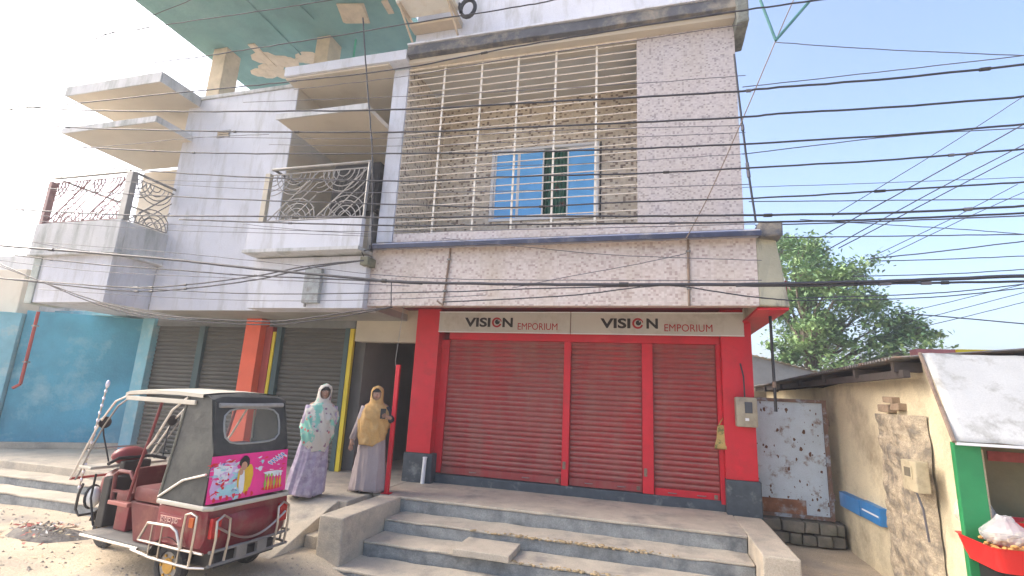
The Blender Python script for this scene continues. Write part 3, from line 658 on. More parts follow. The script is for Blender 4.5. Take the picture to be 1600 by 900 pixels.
# red pole with chain
rpz = atZ(604, 771, ZP); tp = atY(620, 570, rpz.y)
rp_ = thing('red_pole', 'slim red painted pole standing on the platform beside the woman in yellow', 'pole', (rpz.x, rpz.y, ZP))
MB().box(rpz.x-.032, rpz.x+.032, rpz.y-.025, rpz.y+.025, ZP+.012, tp.z).build('shaft', M_red, rp_, bevel=.005)
MB().box(rpz.x-.07, rpz.x+.07, rpz.y-.06, rpz.y+.06, ZP, ZP+.012).build('base_plate', M_red, rp_, bevel=.003)
MB().tube([(rpz.x+.03, rpz.y, tp.z-.06), (rpz.x-.05, rpz.y, tp.z-.02), (rpz.x-.06, rpz.y-.005, tp.z+.05), (rpz.x-.02, rpz.y+.02, 3.24)], .005, 5).build('tie_wire', M_steel, rp_)
p = atY(660, 758, 8.2)
ws = thing('pipe_stub', 'short white plastic pipe standing against the dark pillar base', 'pipe', (p.x, 8.2, ZP))
MB().tube([(p.x, 8.19, ZP+.002), (p.x+.012, 8.19, ZP+.42)], .034, 12).build('pipe', M_winframe, ws, smooth=True)
MB().disc((p.x+.012, 8.19, ZP+.421), .038, 'z', 14, .02, .028).build('collar', M_winframe, ws)
# junction box and conduit box on the white wall
jb = thing('junction_box', 'small weathered junction box where cables meet at the corner of the tiled fascia', 'box', (-4.5, 6.95, 4.0))
p = atY(571, 408, 6.80)
MB().box(p.x-.07, p.x+.07, 6.75, 6.999, p.z-.07, p.z+.07).build('case', mat('grubby_green', (.17, .17, .12), .8, .3, 9, .3, 40), jb, bevel=.012)
MB().tube([(p.x-.02, 6.78, p.z+.06), (p.x-.05, 6.74, p.z+.14), (p.x+.12, 6.76, p.z+.2)], .01, 6).build('wire_tail', M_cable, jb)
cb_ = thing('conduit_box', 'upright grey metal cable box on the white lower wall', 'box', (-5.6, 7.0, 3.3))
a, c = atY(481, 421, 6.86), atY(497, 474, 6.86)
MB().box(a.x, c.x+.02, 6.80, 6.878, c.z, a.z).build('case', mat('galvanised_box', (.30, .33, .34), .6, .25, 9, .15, 40, stain=(.16, .15, .13), stain_scale=7), cb_, bevel=.006)
MB().tube([(a.x+.05, 6.84, c.z), (a.x+.05, 6.84, c.z-.06)], .02, 6).build('conduit', M_steel, cb_)

# ------------------------------------------------------------------ electric rickshaw
rk = thing('electric_rickshaw', 'maroon three-wheeled electric rickshaw with black hood and pink poster on its back', 'rickshaw', (-3.905, 4.53, 0), R(173.5), local=True)
M_mar = mat('maroon_paint', (.19, .012, .024), .38, .15, 4, .06, 25, stain=(.20, .095, .07), stain_scale=4.5, stain_lo=.47, stain_hi=.75, coat=.15, fine=.06)
M_seat = mat('maroon_vinyl', (.13, .022, .024), .5, .15, 5, .12, 30, stain=(.24, .09, .06), stain_scale=4, stain_lo=.5, stain_hi=.75)
M_hood = mat('black_hood', (.03, .033, .033), .6, .2, 3, .25, 20, stain=(.075, .08, .072), stain_scale=2.4, stain_lo=.45, stain_hi=.7)
M_roofp = mat('cream_roof', (.46, .43, .36), .6, .08, 3, .08, 30, stain=(.45, .40, .32), stain_scale=3)
M_tyre = mat('tyre', (.025, .025, .026), .85, .15, 9, .3, 60, stain=(.20, .17, .13), stain_scale=6, stain_lo=.55, stain_hi=.75)
M_hub = mat('yellow_hub', (.50, .27, .04), .5, .2, 9, .05, 40)
M_floor = mat('rubber_floor', (.14, .135, .125), .8, .2, 5, .15, 40, stain=(.30, .27, .22), stain_scale=3)
def mir(fn):
    for s in (1, -1): fn(s)
W = .48
# rear tub
rings = []
for u, zt, zb, hw in ((.02, .745, .42, .47), (.05, .75, .36, .485), (.25, .75, .35, .49), (.66, .75, .35, .49), (.68, .75, .36, .485)):
    rings.append([(u, -hw, zb+.06), (u, -hw+.06, zb), (u, hw-.06, zb), (u, hw, zb+.06), (u, hw, zt-.02), (u, hw-.02, zt), (u, -hw+.02, zt), (u, -hw, zt-.02)])
tub = MB().loft(rings).build('rear_body', M_mar, rk, smooth=True)
b = MB(); n = 18
b.loft([[(.02-.05*math.cos(math.pi*(j/n-.5))*k, -.36+.72*j/n, .56+.13*t*(.75+.25*math.sin(math.pi*j/n))) for j in range(n+1)] for t, k in ((-1, .15), (-.7, .7), (0, 1), (.7, .75), (1, .2))], cap=False, closed=False)
b.build('tail_panel', M_mar, tub, smooth='all')
arc = [(-.05-.012*math.sin(math.pi*i/16), -.40+.80*i/16, .60-.16*math.sin(math.pi*i/16)) for i in range(17)]
MB().tube(arc, .012, 6).build('trim_strip', M_chrome, rk, smooth=True)
rim = [(.70, W+.02, .765), (.05, W+.02, .765), (-.0, W-.03, .765), (-.0, -W+.03, .765), (.05, -W-.02, .765), (.70, -W-.02, .765)]
MB().tube(rim, .014, 8, flat=1.6).build('rim_rail', M_roofp, rk, smooth=True)
# wheel arches and lamps
for s in (1, -1):
    MB().box(.16, .22, s*(W+.012)-.012, s*(W+.012)+.012, .585, .67).build('side_lamp', mat('amber_lens', (.55, .12, .02), .3, .1, 4, 0), rk, bevel=.006)
    MB().box(-.028, .015, s*.40-.05, s*.40+.05, .50, .68).build('tail_lamp', mat('red_lens', (.45, .02, .02), .25, .1, 4, 0), rk, bevel=.01)
pl = MB().box(.30, .64, W+.012, W+.022, .575, .665).build('name_plate', M_mar, rk, bevel=.004)
b = MB(); b.box(.325, .615, W+.0225, W+.0245, .642, .650)
x = .61
for k, (ww, dn) in enumerate(((.05, .05), (.035, .03), (.06, .05), (.03, .055), (.05, .04))):      # strokes hung from a head line, as the plate shows
    b.box(x-.008, x, W+.0225, W+.0245, .650-dn-.01, .642)
    b.tube([(x-ww*.5+ww*.3*math.cos(q), W+.0235, .617+.016*math.sin(q)) for q in [2*math.pi*i/10 for i in range(10)]], .004, 4, closed=True)
    x -= ww+.006
b.build('lettering', mat('plate_letters', (.60, .36, .30), .5, .05, 3, 0), pl)
# wheels
def wheel(u, v, r, wd, name='wheel'):
    n = 26; prof = [(r*.62, -wd*.42), (r*.80, -wd*.5), (r*.95, -wd*.38), (r, -wd*.15), (r, wd*.15), (r*.95, wd*.38), (r*.80, wd*.5), (r*.62, wd*.42)]
    b = MB(); b.loft([[(u+p[0]*math.cos(2*math.pi*j/n), v+p[1], r+p[0]*math.sin(2*math.pi*j/n)) for p in prof] for j in range(n)]+[[(u+p[0], v+p[1], r) for p in prof]], cap=False)
    wh = b.build('wheel', M_tyre, rk, smooth=True)
    MB().disc((u, v, r), r*.64, 'y', 22, wd*.6).build('rim', mat('rim_steel', (.30, .29, .27), .5, .2, 8, .05, 40, metal=.6), wh, bevel=.01)
    for s in (1, -1): MB().disc((u, v+s*wd*.36, r), r*.34, 'y', 16, wd*.16).build('hub', M_hub, wh, bevel=.008)
    for k in range(6):
        a = R(60*k); MB().disc((u+r*.47*math.cos(a), v+wd*.315, r+r*.47*math.sin(a)), .014, 'y', 6, .02).build('wheel_nut', M_hub, wh)
    return wh
wheel(.46, .42, .205, .10); wheel(.46, -.42, .205, .10); wheel(2.20, 0, .205, .085)
MB().tube([(.46, -.40, .205), (.46, .40, .205)], .03, 8).build('rear_axle', M_black, rk)
for s in (1, -1):
    MB().box(.35, .57, s*.25-.03, s*.25+.03, .23, .36).build('leaf_spring', M_black, rk)
    b = MB(); b.tube([(.46+.25*math.cos(R(a)), s*.44, .215+.25*math.sin(R(a))) for a in range(10, 175, 15)], .06, 6, flat=.12); b.build('mudguard', M_black, rk)
# tubular guards round the rear wheels and bumper
for s in (1, -1):
    v = s*(W+.045)
    g1 = MB().tube([(.84, v, .40), (.74, v, .565), (.42, v, .575), (.33, v, .54), (.24, v, .395)], .013, 8).build('wheel_guard', M_chrome, rk, smooth=True)
    MB().tube([(.92, v, .30), (.60, v, .27), (.10, v, .265), (-.05, v-s*.05, .27)], .013, 8).build('guard_rail', M_chrome, rk, smooth=True)
    MB().tube([(.84, v, .40), (.30, v, .395), (-.03, v-s*.02, .39)], .012, 8).build('guard_rail', M_chrome, rk, smooth=True)
    for u in (.67, .53, .26): MB().tube([(u, v, .28), (u, v, .57 if u > .3 else .40)], .009, 6).build('guard_bar', M_chrome, rk)
    MB().tube([(-.05, s*.43, .28), (-.075, s*.43, .50), (-.06, s*.43, .66), (-.055, s*.36, .70), (-.06, s*.29, .66), (-.075, s*.29, .50), (-.05, s*.29, .28)], .012, 8).build('tail_guard', M_chrome, rk, smooth=True)
    MB().tube([(.10, v, .27), (.08, v+s*.01, .52), (.09, v, .70), (.17, v, .72), (.24, v, .70), (.25, v, .52), (.24, v, .40)], .012, 8).build('corner_guard', M_chrome, rk, smooth=True)
for z in (.275, .395): MB().tube([(-.05, -W+.02, z), (-.07, 0, z), (-.05, W-.02, z)], .015, 8).build('bumper_bar', M_steel, rk, smooth=True)
for v in (-.12, .12): MB().box(-.075, -.045, v-.06, v+.06, .285, .385).build('bumper_plate', M_steel, rk)
MB().box(0, .7, -.35, .35, .22, .34).build('battery_box', M_black, rk, bevel=.01)
# hood: side panels, back panel with window, roof
HW = .44
def hoodside(s):
    pts = [(.72, .775), (.10, .775), (.10, 1.26), (.20, 1.72), (.30, 1.79), (.60, 1.79)]
    b = MB(); b.add([(p[0], s*(W-(W-HW)*(p[1]-.77)/1.0), p[1]) for p in pts]+[(p[0], s*(W-.012-(W-HW)*(p[1]-.77)/1.0), p[1]) for p in pts], [tuple(range(6)), tuple(range(11, 5, -1))]+[(i, (i+1) % 6, 6+(i+1) % 6, 6+i) for i in range(6)])
    sd = b.build('hood_side', M_hood, rk)
    MB().tube([(.725, s*W, .78), (.66, s*(W-.02), 1.28), (.60, s*HW, 1.78)], .014, 6).build('hood_seam', mat('olive_piping', (.14, .14, .11), .6, .1, 5, .05), sd)
    MB().tube([(.72, s*(W+.006), .80), (.42, s*(W+.004), .98), (.12, s*(W+.004), 1.06)], .012, 6).build('hood_strap', M_rail, sd)
mir(hoodside)
# back panel as a ring of quads round a rounded opening
def bp(v, z):      # slanted back plane
    return (.09+.14*max(0, (z-1.22))/.55, v, z)
oc = []; ic = []
N = 32
for i in range(N):
    a = 2*math.pi*i/N+.1; ca, sa = math.cos(a), math.sin(a); k = 1/max(abs(ca)/.46, abs(sa)/.28); oc.append((ca*k, 1.50+sa*k))
    e = (abs(ca/.335)**4+abs(sa/.165)**4)**-.25; ic.append((ca*e, 1.495+sa*e))
b = MB(); b.loft([[bp(*p) for p in oc], [bp(*p) for p in ic], [tuple(Vector(bp(*p))+Vector((.012, 0, 0))) for p in ic], [tuple(Vector(bp(*p))+Vector((.012, 0, 0))) for p in oc]], cap=False)
hb = b.build('hood_back', M_hood, rk)
MB().tube([tuple(Vector(bp(p[0]*1.03, 1.495+(p[1]-1.495)*1.05))+Vector((-.006, 0, 0))) for p in ic], .010, 6, closed=True).build('window_bead', mat('window_bead', (.30, .31, .30), .5, .1, 5, 0), hb, smooth=True)
b = MB(); b.add([tuple(Vector(bp(*p))+Vector((.004, 0, 0))) for p in ic], [tuple(range(N))]); b.build('rear_window', glass('clear_plastic', (.55, .6, .55), .12, .15), hb)
MB().tube([(.20, -.40, 1.70), (.185, 0, 1.695), (.20, .40, 1.70)], .024, 8).build('rolled_flap', mat('dusty_flap', (.30, .29, .27), .8, .2, 8, .3, 25), hb, smooth=True)
b = MB(); b.loft([[(.23, -.455, 1.75), (.225, 0, 1.78), (.23, .455, 1.75)], [(.30, -.46, 1.785), (.30, 0, 1.825), (.30, .46, 1.785)], [(.62, -.46, 1.79), (.62, 0, 1.84), (.62, .46, 1.79)]], cap=False, closed=False); b.build('hood_top', M_hood, rk, smooth='all')
b = MB()
rows = [[(u, v, z+.03*(1-(v/.47)**2)) for v in (-.47, -.3, 0, .3, .47)] for u, z in ((.36, 1.80), (.7, 1.812), (1.1, 1.81), (1.5, 1.785), (1.56, 1.765))]
b.loft(rows, cap=False, closed=False); rows2 = [[(p[0], p[1], p[2]-.035) for p in r_] for r_ in rows]; b.loft(rows2, cap=False, closed=False)
for e0, e1 in zip(rows, rows2):
    pass
b.loft([[rows[i][4] for i in range(5)], [rows2[i][4] for i in range(5)]], cap=False, closed=False); b.loft([[rows[i][0] for i in range(5)], [rows2[i][0] for i in range(5)]], cap=False, closed=False); b.loft([rows[4], rows2[4]], cap=False, closed=False)
b.build('roof', M_roofp, rk, smooth=True)
for s in (1, -1): MB().box(.46, 1.54, s*.46-.012, s*.46+.012, 1.69, 1.735).build('roof_rail', M_roofp, rk, bevel=.006)
# poster on the back (flat print)
M_pp = [mat('poster_pink', (.80, .035, .26), .45, .12, 3, .03, 20), mat('poster_lilac', (.62, .42, .66), .45, .15, 9, 0), mat('poster_white', (.72, .74, .76), .45, .1, 9, 0), mat('poster_yellow', (.72, .46, .03), .45, .1, 9, 0), mat('poster_black', (.02, .018, .02), .5, 0, 2, 0), mat('poster_skin', (.52, .28, .18), .5, .1, 9, 0), mat('poster_green', (.30, .45, .08), .5, .1, 9, 0), mat('poster_blue', (.10, .22, .55), .5, .15, 9, 0), mat('poster_red', (.72, .03, .04), .5, .1, 9, 0), mat('poster_cyan', (.35, .62, .66), .5, .1, 9, 0), mat('poster_orange', (.75, .22, .02), .5, .1, 9, 0)]
po = MB()
def pq(a, z, lift=0): return (.045-.03*(z-.80)*-1 - lift*.0012+.05*max(0, z-.8), a, z)
PL, PR, PB, PT = .50, -.45, .80, 1.225
po.mi = 0; po.add([pq(PL, PB), pq(PR, PB), pq(PR, PT), pq(PL-.02, PT)], [(0, 1, 2, 3)])
def blob(cx, cz, rx, rz, mi, lift, n=12, wob=0.0, rot=0.0):
    po.mi = mi; pts = []
    for i in range(n):
        a = 2*math.pi*i/n; k = 1+wob*math.sin(3*a+cx*40)+wob*.6*math.sin(5*a+cz*30)
        dx, dz = rx*k*math.cos(a), rz*k*math.sin(a); pts.append(pq(PL-(cx+dx*math.cos(rot)-dz*math.sin(rot))*.95, PB+(cz+dx*math.sin(rot)+dz*math.cos(rot))*.42, lift))
    po.add(pts, [tuple(range(n))])
blob(.22, .45, .20, .42, 1, 1, 16, .12); blob(.16, .62, .10, .22, 2, 2, 12, .25); blob(.26, .25, .14, .20, 9, 2, 12, .3); blob(.34, .3, .09, .30, 9, 3, 10, .1)
rg = random.Random(3)
for i in range(70): blob(rg.uniform(.03, .36), rg.uniform(.08, .92), rg.uniform(.008, .03), rg.uniform(.015, .06), rg.choice((1, 2, 2, 9, 0, 1, 8, 7)), 3, 7, .3, rg.uniform(0, 3))
for i in range(24): blob(rg.uniform(.55, .97), rg.uniform(.5, .95), rg.uniform(.006, .02), rg.uniform(.012, .04), rg.choice((2, 1, 0, 8)), 2, 7, .3, rg.uniform(0, 3))
blob(.42, .46, .085, .36, 3, 4, 14, .1); blob(.39, .40, .035, .34, 2, 5, 10, .1); blob(.485, .5, .04, .28, 3, 6, 10, .1)
blob(.41, .82, .065, .14, 4, 6, 14, .08); blob(.405, .73, .038, .10, 5, 7); blob(.375, .60, .025, .07, 5, 7)
for i in range(7): blob(.08+.075*i, .07+.03*(i % 2), .018, .055, 8, 7, 8, .2)
for i in range(9): blob(.13+.03*(i % 4), .35+.12*(i//3), .012, .03, 8 if i % 2 else 1, 8, 7, .3)
for i, mi in enumerate((6, 3, 10, 6, 10, 3)): blob(.70+.042*i, .24, .018, .17, mi, 4, 4, 0, 0); blob(.70+.042*i, .42, .016, .05, 6 if i < 3 else 2, 5, 8)
blob(.80, .47, .13, .06, 2, 3, 12, .15); blob(.80, .12, .15, .05, 8, 3)
for i in range(6): blob(.75+.035*i, .72+.035*i, .022, .065, 2, 4, 8, .15, .6); blob(.75+.035*i, .72+.035*i, .012, .04, 7, 5, 6, .1, .6)
for i in range(4): blob(.93+.016*i, .9-.02*i, .012, .03, 2, 4, 6)
blob(.62, .62, .03, .06, 2, 3, 8, .3); blob(.645, .78, .02, .05, 9, 3, 8, .3)
po.build('poster', M_pp, rk)['label'] = 'bright pink printed advertising poster'
b = MB(); b.add([(.13, .455, .80), (.13, -.455, .80), (.13, -.455, 1.24), (.13, .455, 1.24)], [(0, 1, 2, 3)]); b.build('back_board', M_hood, rk)
# seats
MB().box(.62, .74, -.42, .42, .84, 1.27).build('seat_back', M_seat, rk, bevel=.03, smooth=True)
MB().box(.70, 1.18, -.43, .43, .70, .84).build('seat_cushion', M_seat, rk, bevel=.035, smooth=True)
MB().prism([(.70, .33), (1.06, .33), (1.20, .69), (.70, .69)], 'y', -.43, .43).build('seat_box', M_seat, rk, bevel=.01)
# near-side arm rail and boarding seat frame
for s in (1, -1):
    MB().tube([(1.22, s*.45, .70), (1.16, s*.45, 1.0), (1.05, s*.455, 1.35), (.97, s*.455, 1.70)], .015, 8).build('roof_post', mat('maroon_post', (.16, .02, .025), .45, .1, 6, 0), rk, smooth=True)
    MB().tube([(1.50, s*.43, .66), (1.52, s*.43, .92), (1.46, s*.43, .96), (1.28, s*.43, .96), (1.22, s*.43, .9)], .02, 8).build('arm_rail', M_seat, rk, smooth=True)
    MB().box(1.20, 1.52, s*.43-.03, s*.43+.03, .63, .67).build('arm_ledge', mat('worn_pink_paint', (.36, .13, .11), .5, .15, 6, .1, 40), rk, bevel=.008)
    MB().box(1.24, 1.50, s*.43-.015, s*.43+.015, .75, .775).build('arm_slat', M_seat, rk)
    MB().tube([(.60, s*.45, 1.76), (.80, s*.45, 1.62), (1.0, s*.45, 1.30), (1.08, s*.45, 1.22)], .012, 6).build('hood_bow', M_rail, rk, smooth=True)
    MB().tube([(.66, s*.44, 1.62), (.64, s*.44, 1.30)], .010, 6).build('grab_strap', M_roofp, rk)
# floor and frame
MB().box(.70, 1.82, -.47, .47, .285, .325).build('floor', M_floor, rk, bevel=.008)
for s in (1, -1): MB().tube([(.90, s*.475, .295), (1.82, s*.475, .295)], .014, 8).build('floor_edge', M_chrome, rk)
# driver's bench
MB().box(1.42, 1.66, -.36, .30, .62, .72).build('driver_seat', M_seat, rk, bevel=.03, smooth=True)
MB().box(1.44, 1.64, -.34, .28, .33, .62).build('driver_seat_box', M_mar, rk, bevel=.01)
MB().box(1.40, 1.44, -.34, .28, .72, .98).build('driver_backrest', M_seat, rk, bevel=.015, smooth=True)
# front fairing
rings = []
for z, u1, hw in ((.50, 2.16, .17), (.60, 2.22, .205), (.70, 2.25, .225), (.78, 2.24, .22), (.85, 2.18, .19), (.89, 2.10, .15)):
    rings.append([(1.92, -hw, z)]+[(1.92+(u1-1.92)*math.sin(math.pi*(j+1)/14)**.6, -hw*math.cos(math.pi*(j+1)/14), z) for j in range(13)]+[(1.92, hw, z)])
MB().box(1.80, 1.93, -.30, .30, .325, .84).build('foot_shield', M_black, rk, bevel=.02)
for s in (1, -1): MB().tube([(1.94, s*.30, .33), (2.06, s*.31, .60), (2.02, s*.33, .86)], .012, 6).build('shield_brace', M_black, rk)
MB().loft(rings).build('front_fairing', M_mar, rk, smooth=True)
for v in (-.20, .20):
    hl = MB().ball((2.20, v, .58), (.075, .07, .115), 14, 8).build('headlight', mat('headlamp_glass', (.62, .64, .64), .15, .05, 3, 0), rk, smooth='all')
    MB().tube([(2.23, v+.075*math.cos(q), .58+.122*math.sin(q)) for q in [2*math.pi*i/18 for i in range(18)]], .014, 6, closed=True).build('headlight_ring', M_black, hl)
MB().tube([(2.30, -.28, .72), (2.36, -.27, .60), (2.36, -.27, .44), (2.30, -.26, .38), (2.30, .26, .38), (2.36, .27, .44), (2.36, .27, .60), (2.30, .28, .72)], .014, 8).build('front_guard', M_black, rk, smooth=True)
# dash cowl and handlebar
MB().ball((2.04, .0, 1.03), (.12, .19, .10), 16, 9).build('dash_cowl', mat('red_cowl', (.22, .02, .025), .45, .12, 5, .03, 40), rk, smooth='all')
MB().tube([(1.86, -.32, .98), (1.93, -.18, 1.02), (1.93, .18, 1.02), (1.86, .32, .98)], .018, 8).build('handlebar', M_black, rk, smooth=True)
MB().box(1.86, 1.95, -.15, .15, .86, .99).build('instrument_box', M_black, rk, bevel=.02)
MB().box(1.98, 2.2, -.42, .42, .915, .945).build('dash_shelf', M_roofp, rk, bevel=.008)
for s in (1, -1):
    MB().tube([(1.90, s*.30, 1.0), (1.98, s*.36, 1.28), (1.98, s*.38, 1.36)], .009, 6).build('mirror_stalk', M_black, rk)
    MB().disc((1.97, s*.38, 1.42), .065, 'x', 16, .02).build('mirror', M_black, rk, bevel=.004)
MB().tube([(2.18, 0, .70), (2.20, .075, .42), (2.20, .075, .205)], .022, 8).build('fork_leg', M_black, rk); MB().tube([(2.18, 0, .70), (2.20, -.075, .42), (2.20, -.075, .205)], .022, 8).build('fork_leg', M_black, rk)
b = MB(); b.tube([(2.20+.24*math.cos(R(a)), 0, .205+.24*math.sin(R(a))) for a in range(15, 170, 15)], .065, 6, flat=.15); b.build('front_mudguard', M_black, rk)
# windscreen frame: twin bows each side, cross bars, clear screen
def bow(s, off, rr):
    P = [(1.54-off*.3, s*.45, 1.735-off*.2), (1.75-off*.5, s*.44, 1.665-off*.5), (1.98-off*.7, s*.42, 1.43-off*.5), (2.18-off*.8, s*.40, 1.12-off*.3), (2.33-off, s*.38, .86), (2.38-off, s*.38, .78)]
    out = []
    for i in range(len(P)-1):
        for t in (0, .5): out.append(tuple(Vector(P[i]).lerp(Vector(P[i+1]), t)))
    out.append(P[-1]); MB().tube(out, rr, 8).build('screen_bow', M_rail if off == 0 else M_steel, rk, smooth=True)
for s in (1, -1): bow(s, 0, .011); bow(s, .10, .009)
MB().tube([(2.38, -.38, .78), (2.38, .38, .78)], .014, 8).build('screen_bar', M_maroonp, rk); MB().tube([(2.18, -.40, 1.12), (2.18, .40, 1.12)], .010, 6).build('screen_bar', M_steel, rk)
b = MB(); b.loft([[(p[0]-.01, v, p[1]) for p in ((1.55, 1.72), (1.75, 1.655), (1.98, 1.42), (2.18, 1.11), (2.33, .86))] for v in (-.40, .40)], cap=False, closed=False); b.build('windscreen', glass('windscreen', (.6, .65, .65), .10, .08), rk, smooth='all')
st_ = [(2.10+.15*t, .36-.02*t, 1.84-1.14*t) for t in [i/14 for i in range(15)]]
MB().tube(st_, .009, 6).build('decor_stick', M_chrome, rk)
b = MB()
for i, p in enumerate(st_): b.ball(p, (.016, .016, .022), 6, 4)
b.ball(st_[0], (.022, .022, .045), 8, 6); b.build('decor_tinsel', mat('tinsel', (.68, .66, .74), .3, .2, 30, 0, metal=.5), rk)['kind'] = 'stuff'

# ------------------------------------------------------------------ people
def skin_mesh(name, verts, edges, rad, m, sub=1, root=0):
    me = bpy.data.meshes.new(name); bm = bmesh.new(); lay = bm.verts.layers.skin.verify()
    vs = [bm.verts.new(v) for v in verts]
    for v, r_ in zip(vs, rad): v[lay].radius = (r_, r_) if not isinstance(r_, tuple) else r_
    vs[root][lay].use_root = True
    for a, c in edges: bm.edges.new((vs[a], vs[c]))
    bm.to_mesh(me); bm.free()
    o = bpy.data.objects.new(name, me); COL.objects.link(o)
    o.modifiers.new('s', 'SKIN').use_smooth_shade = True
    sb_ = o.modifiers.new('u', 'SUBSURF'); sb_.levels = sub; sb_.render_levels = sub
    bpy.context.view_layer.update()
    me2 = bpy.data.meshes.new_from_object(o.evaluated_get(bpy.context.evaluated_depsgraph_get()))
    bpy.data.objects.remove(o); me2.name = name; me2.materials.clear(); me2.materials.append(m)
    me2.polygons.foreach_set('use_smooth', [True]*len(me2.polygons)); return me2
def interp(tab, z):
    if z <= tab[0][0]: return tab[0][1:]
    for a, c in zip(tab, tab[1:]):
        if z <= c[0]:
            t = (z-a[0])/(c[0]-a[0]); t = t*t*(3-2*t); return tuple(a[i]+(c[i]-a[i])*t for i in range(1, len(a)))
    return tab[-1][1:]
M_skin = mat('skin', (.36, .20, .135), .55, .08, 20, .05, 80)
def person(label, loc, rotz, height, arms, robe_tab, robe_m, robe_folds, shawl_tab, shawl_m, shawl_skip, lean, seed, shawl_extra=None, sleeve_m=None):
    rnd = random.Random(seed); k = height/1.55
    t = thing('person', label, 'person', loc, rotz, local=True)
    def off(z): return Vector((lean[0]*(z/1.5), lean[1]*(z/1.5), 0))       # figure faces local -Y
    V = []; E_ = []; Rr = []
    def add(p, r_, frm=None):
        V.append(tuple((Vector(p)+off(p[2]))*k)); Rr.append(r_*k if not isinstance(r_, tuple) else tuple(q*k for q in r_))
        if frm is not None: E_.append((frm, len(V)-1))
        return len(V)-1
    pel = add((0, 0, .82), .12); ch = add((0, .005, 1.0), .105, pel); sh = add((0, .01, 1.22), .10, ch); nk = add((0, .0, 1.335), .045, sh)
    jaw = add((0, -.02, 1.385), .058, nk); hd = add((0, -.012, 1.455), .078, jaw); cr_ = add((0, .005, 1.51), .06, hd)
    nose = add((0, -.088, 1.425), .013, jaw)
    for s in (-1, 1):
        hp_ = add((s*.085, 0, .76), .085, pel); kn = add((s*.09, -.01, .43), .06, hp_); an = add((s*.085, .01, .07), .036, kn); add((s*.095, -.11, .03), .03, an)
    for s in (-1, 1):
        sp = add((s*.15, .01, 1.255), .05, sh); el_, wr, fd = arms[s]
        e_ = add(el_, .04, sp); w_ = add(wr, .026, e_); fd = Vector(fd).normalized(); wv = Vector(wr)
        side = fd.cross(Vector((0, -1, 0)));
        if side.length < .1: side = fd.cross(Vector((1, 0, 0)))
        side.normalize(); cu = side.cross(fd)
        pm = add(tuple(wv+fd*.045), (.032, .018), w_)
        for q, ln in ((-1.5, .06), (-.5, .075), (.5, .072), (1.5, .055)):
            f0 = add(tuple(wv+fd*.085+side*q*.016), .0095, pm); f1 = add(tuple(wv+fd*(.085+ln*.5)+side*q*.018+cu*.008), .008, f0); add(tuple(wv+fd*(.085+ln*.85)+side*q*.017+cu*.03), .007, f1)
        th = add(tuple(wv+fd*.035+side*-.032+cu*.01), .010, pm); add(tuple(wv+fd*.07+side*-.045+cu*.025), .0085, th)
    me = skin_mesh('body', V, E_, Rr, M_skin)
    body = bpy.data.objects.new('body', me); COL.objects.link(body); body.parent = t; ORG[body] = (0, 0, 0)
    # face details
    o3 = off(1.44); F_ = lambda p: tuple((Vector(p)+o3)*k)
    for s in (-1, 1):
        MB().ball(F_((s*.030, -.082, 1.452)), (.012*k, .008*k, .006*k), 8, 6).build('eye', mat('eye_white', (.45, .42, .38), .4, 0, 1, 0), body)
        MB().ball(F_((s*.030, -.0885, 1.452)), (.0055*k, .004*k, .0055*k), 8, 6).build('iris', M_ink, body)
        MB().tube([F_((s*.014, -.088, 1.470)), F_((s*.032, -.090, 1.474)), F_((s*.048, -.080, 1.468))], .0035*k, 5).build('eyebrow', M_ink, body)
    MB().ball(F_((0, -.078, 1.392)), (.022*k, .008*k, .008*k), 10, 6).build('lips', mat('lip', (.22, .075, .06), .5, 0, 1, 0), body)
    # hair line under the shawl
    MB().ball(F_((0, -.005, 1.492)), (.083*k, .083*k, .055*k), 14, 8).build('hair', M_black, t, smooth='all')
    # robe: sharp hanging pleats that deepen towards the hem
    def ridge(x_): return 1-abs(math.sin(x_))
    n = 96; rings = []; NZ = 40; z0, z1 = robe_tab[0][0], robe_tab[-1][0]
    for i in range(NZ+1):
        z = z0+(z1-z0)*i/NZ; rx, ry = interp(robe_tab, z); ring = []; fa = robe_folds*(1-i/NZ)**.7
        for j in range(n):
            a = 2*math.pi*j/n; wv_ = .35*mn.noise(Vector((math.cos(a)*1.5, math.sin(a)*1.5, z*1.6+seed)))
            f_ = 1+fa*((ridge(4.5*a+seed+wv_*3)**1.6-.35)+.5*(ridge(8*a+2*seed+.6*z+wv_*4)**1.4-.35))+.03*mn.noise(Vector((math.cos(a)*3, math.sin(a)*3, z*5+seed)))
            ring.append(tuple((Vector((rx*f_*math.cos(a), ry*f_*math.sin(a), z+(.016*math.sin(3*a+seed) if i == 0 else 0)))+off(z))*k))
        rings.append(ring)
    MB().loft(rings, cap=False).build('robe', robe_m, t, smooth='all').modifiers.new('th', 'SOLIDIFY').thickness = .006
    # shawl: one draped cloth from hem to crown with an opening for the face; folds sweep from the hem up to one shoulder
    n = 128; rings = []; NZ = 70
    zs_ = [shawl_tab[0][0]+(shawl_tab[-1][0]-shawl_tab[0][0])*i/NZ for i in range(NZ+1)]
    for i, z in enumerate(zs_):
        rx, ry, yo = interp(shawl_tab, z); ring = []
        for j in range(n):
            a = 2*math.pi*j/n; body_f = max(0.12, min(1, (1.30-z)/.12)); nz_ = mn.noise(Vector((math.cos(a)*2.2, math.sin(a)*2.2, z*4+seed)))
            f_ = 1+body_f*(.13*(ridge(2.5*a+9*z+seed+1.4*nz_)**1.7-.35)+.06*(ridge(5*a+21*z+seed*2+2*nz_)**1.5-.35)+.07*nz_)
            hem = 0
            if i < 22: hem = -(1-i/22)*(.13*math.cos(a-R(shawl_extra or 250))+.035*ridge(3*a+seed)-.02)
            ring.append(tuple((Vector((rx*f_*math.cos(a), ry*f_*math.sin(a)+yo, z+hem))+off(z))*k))
        rings.append(ring)
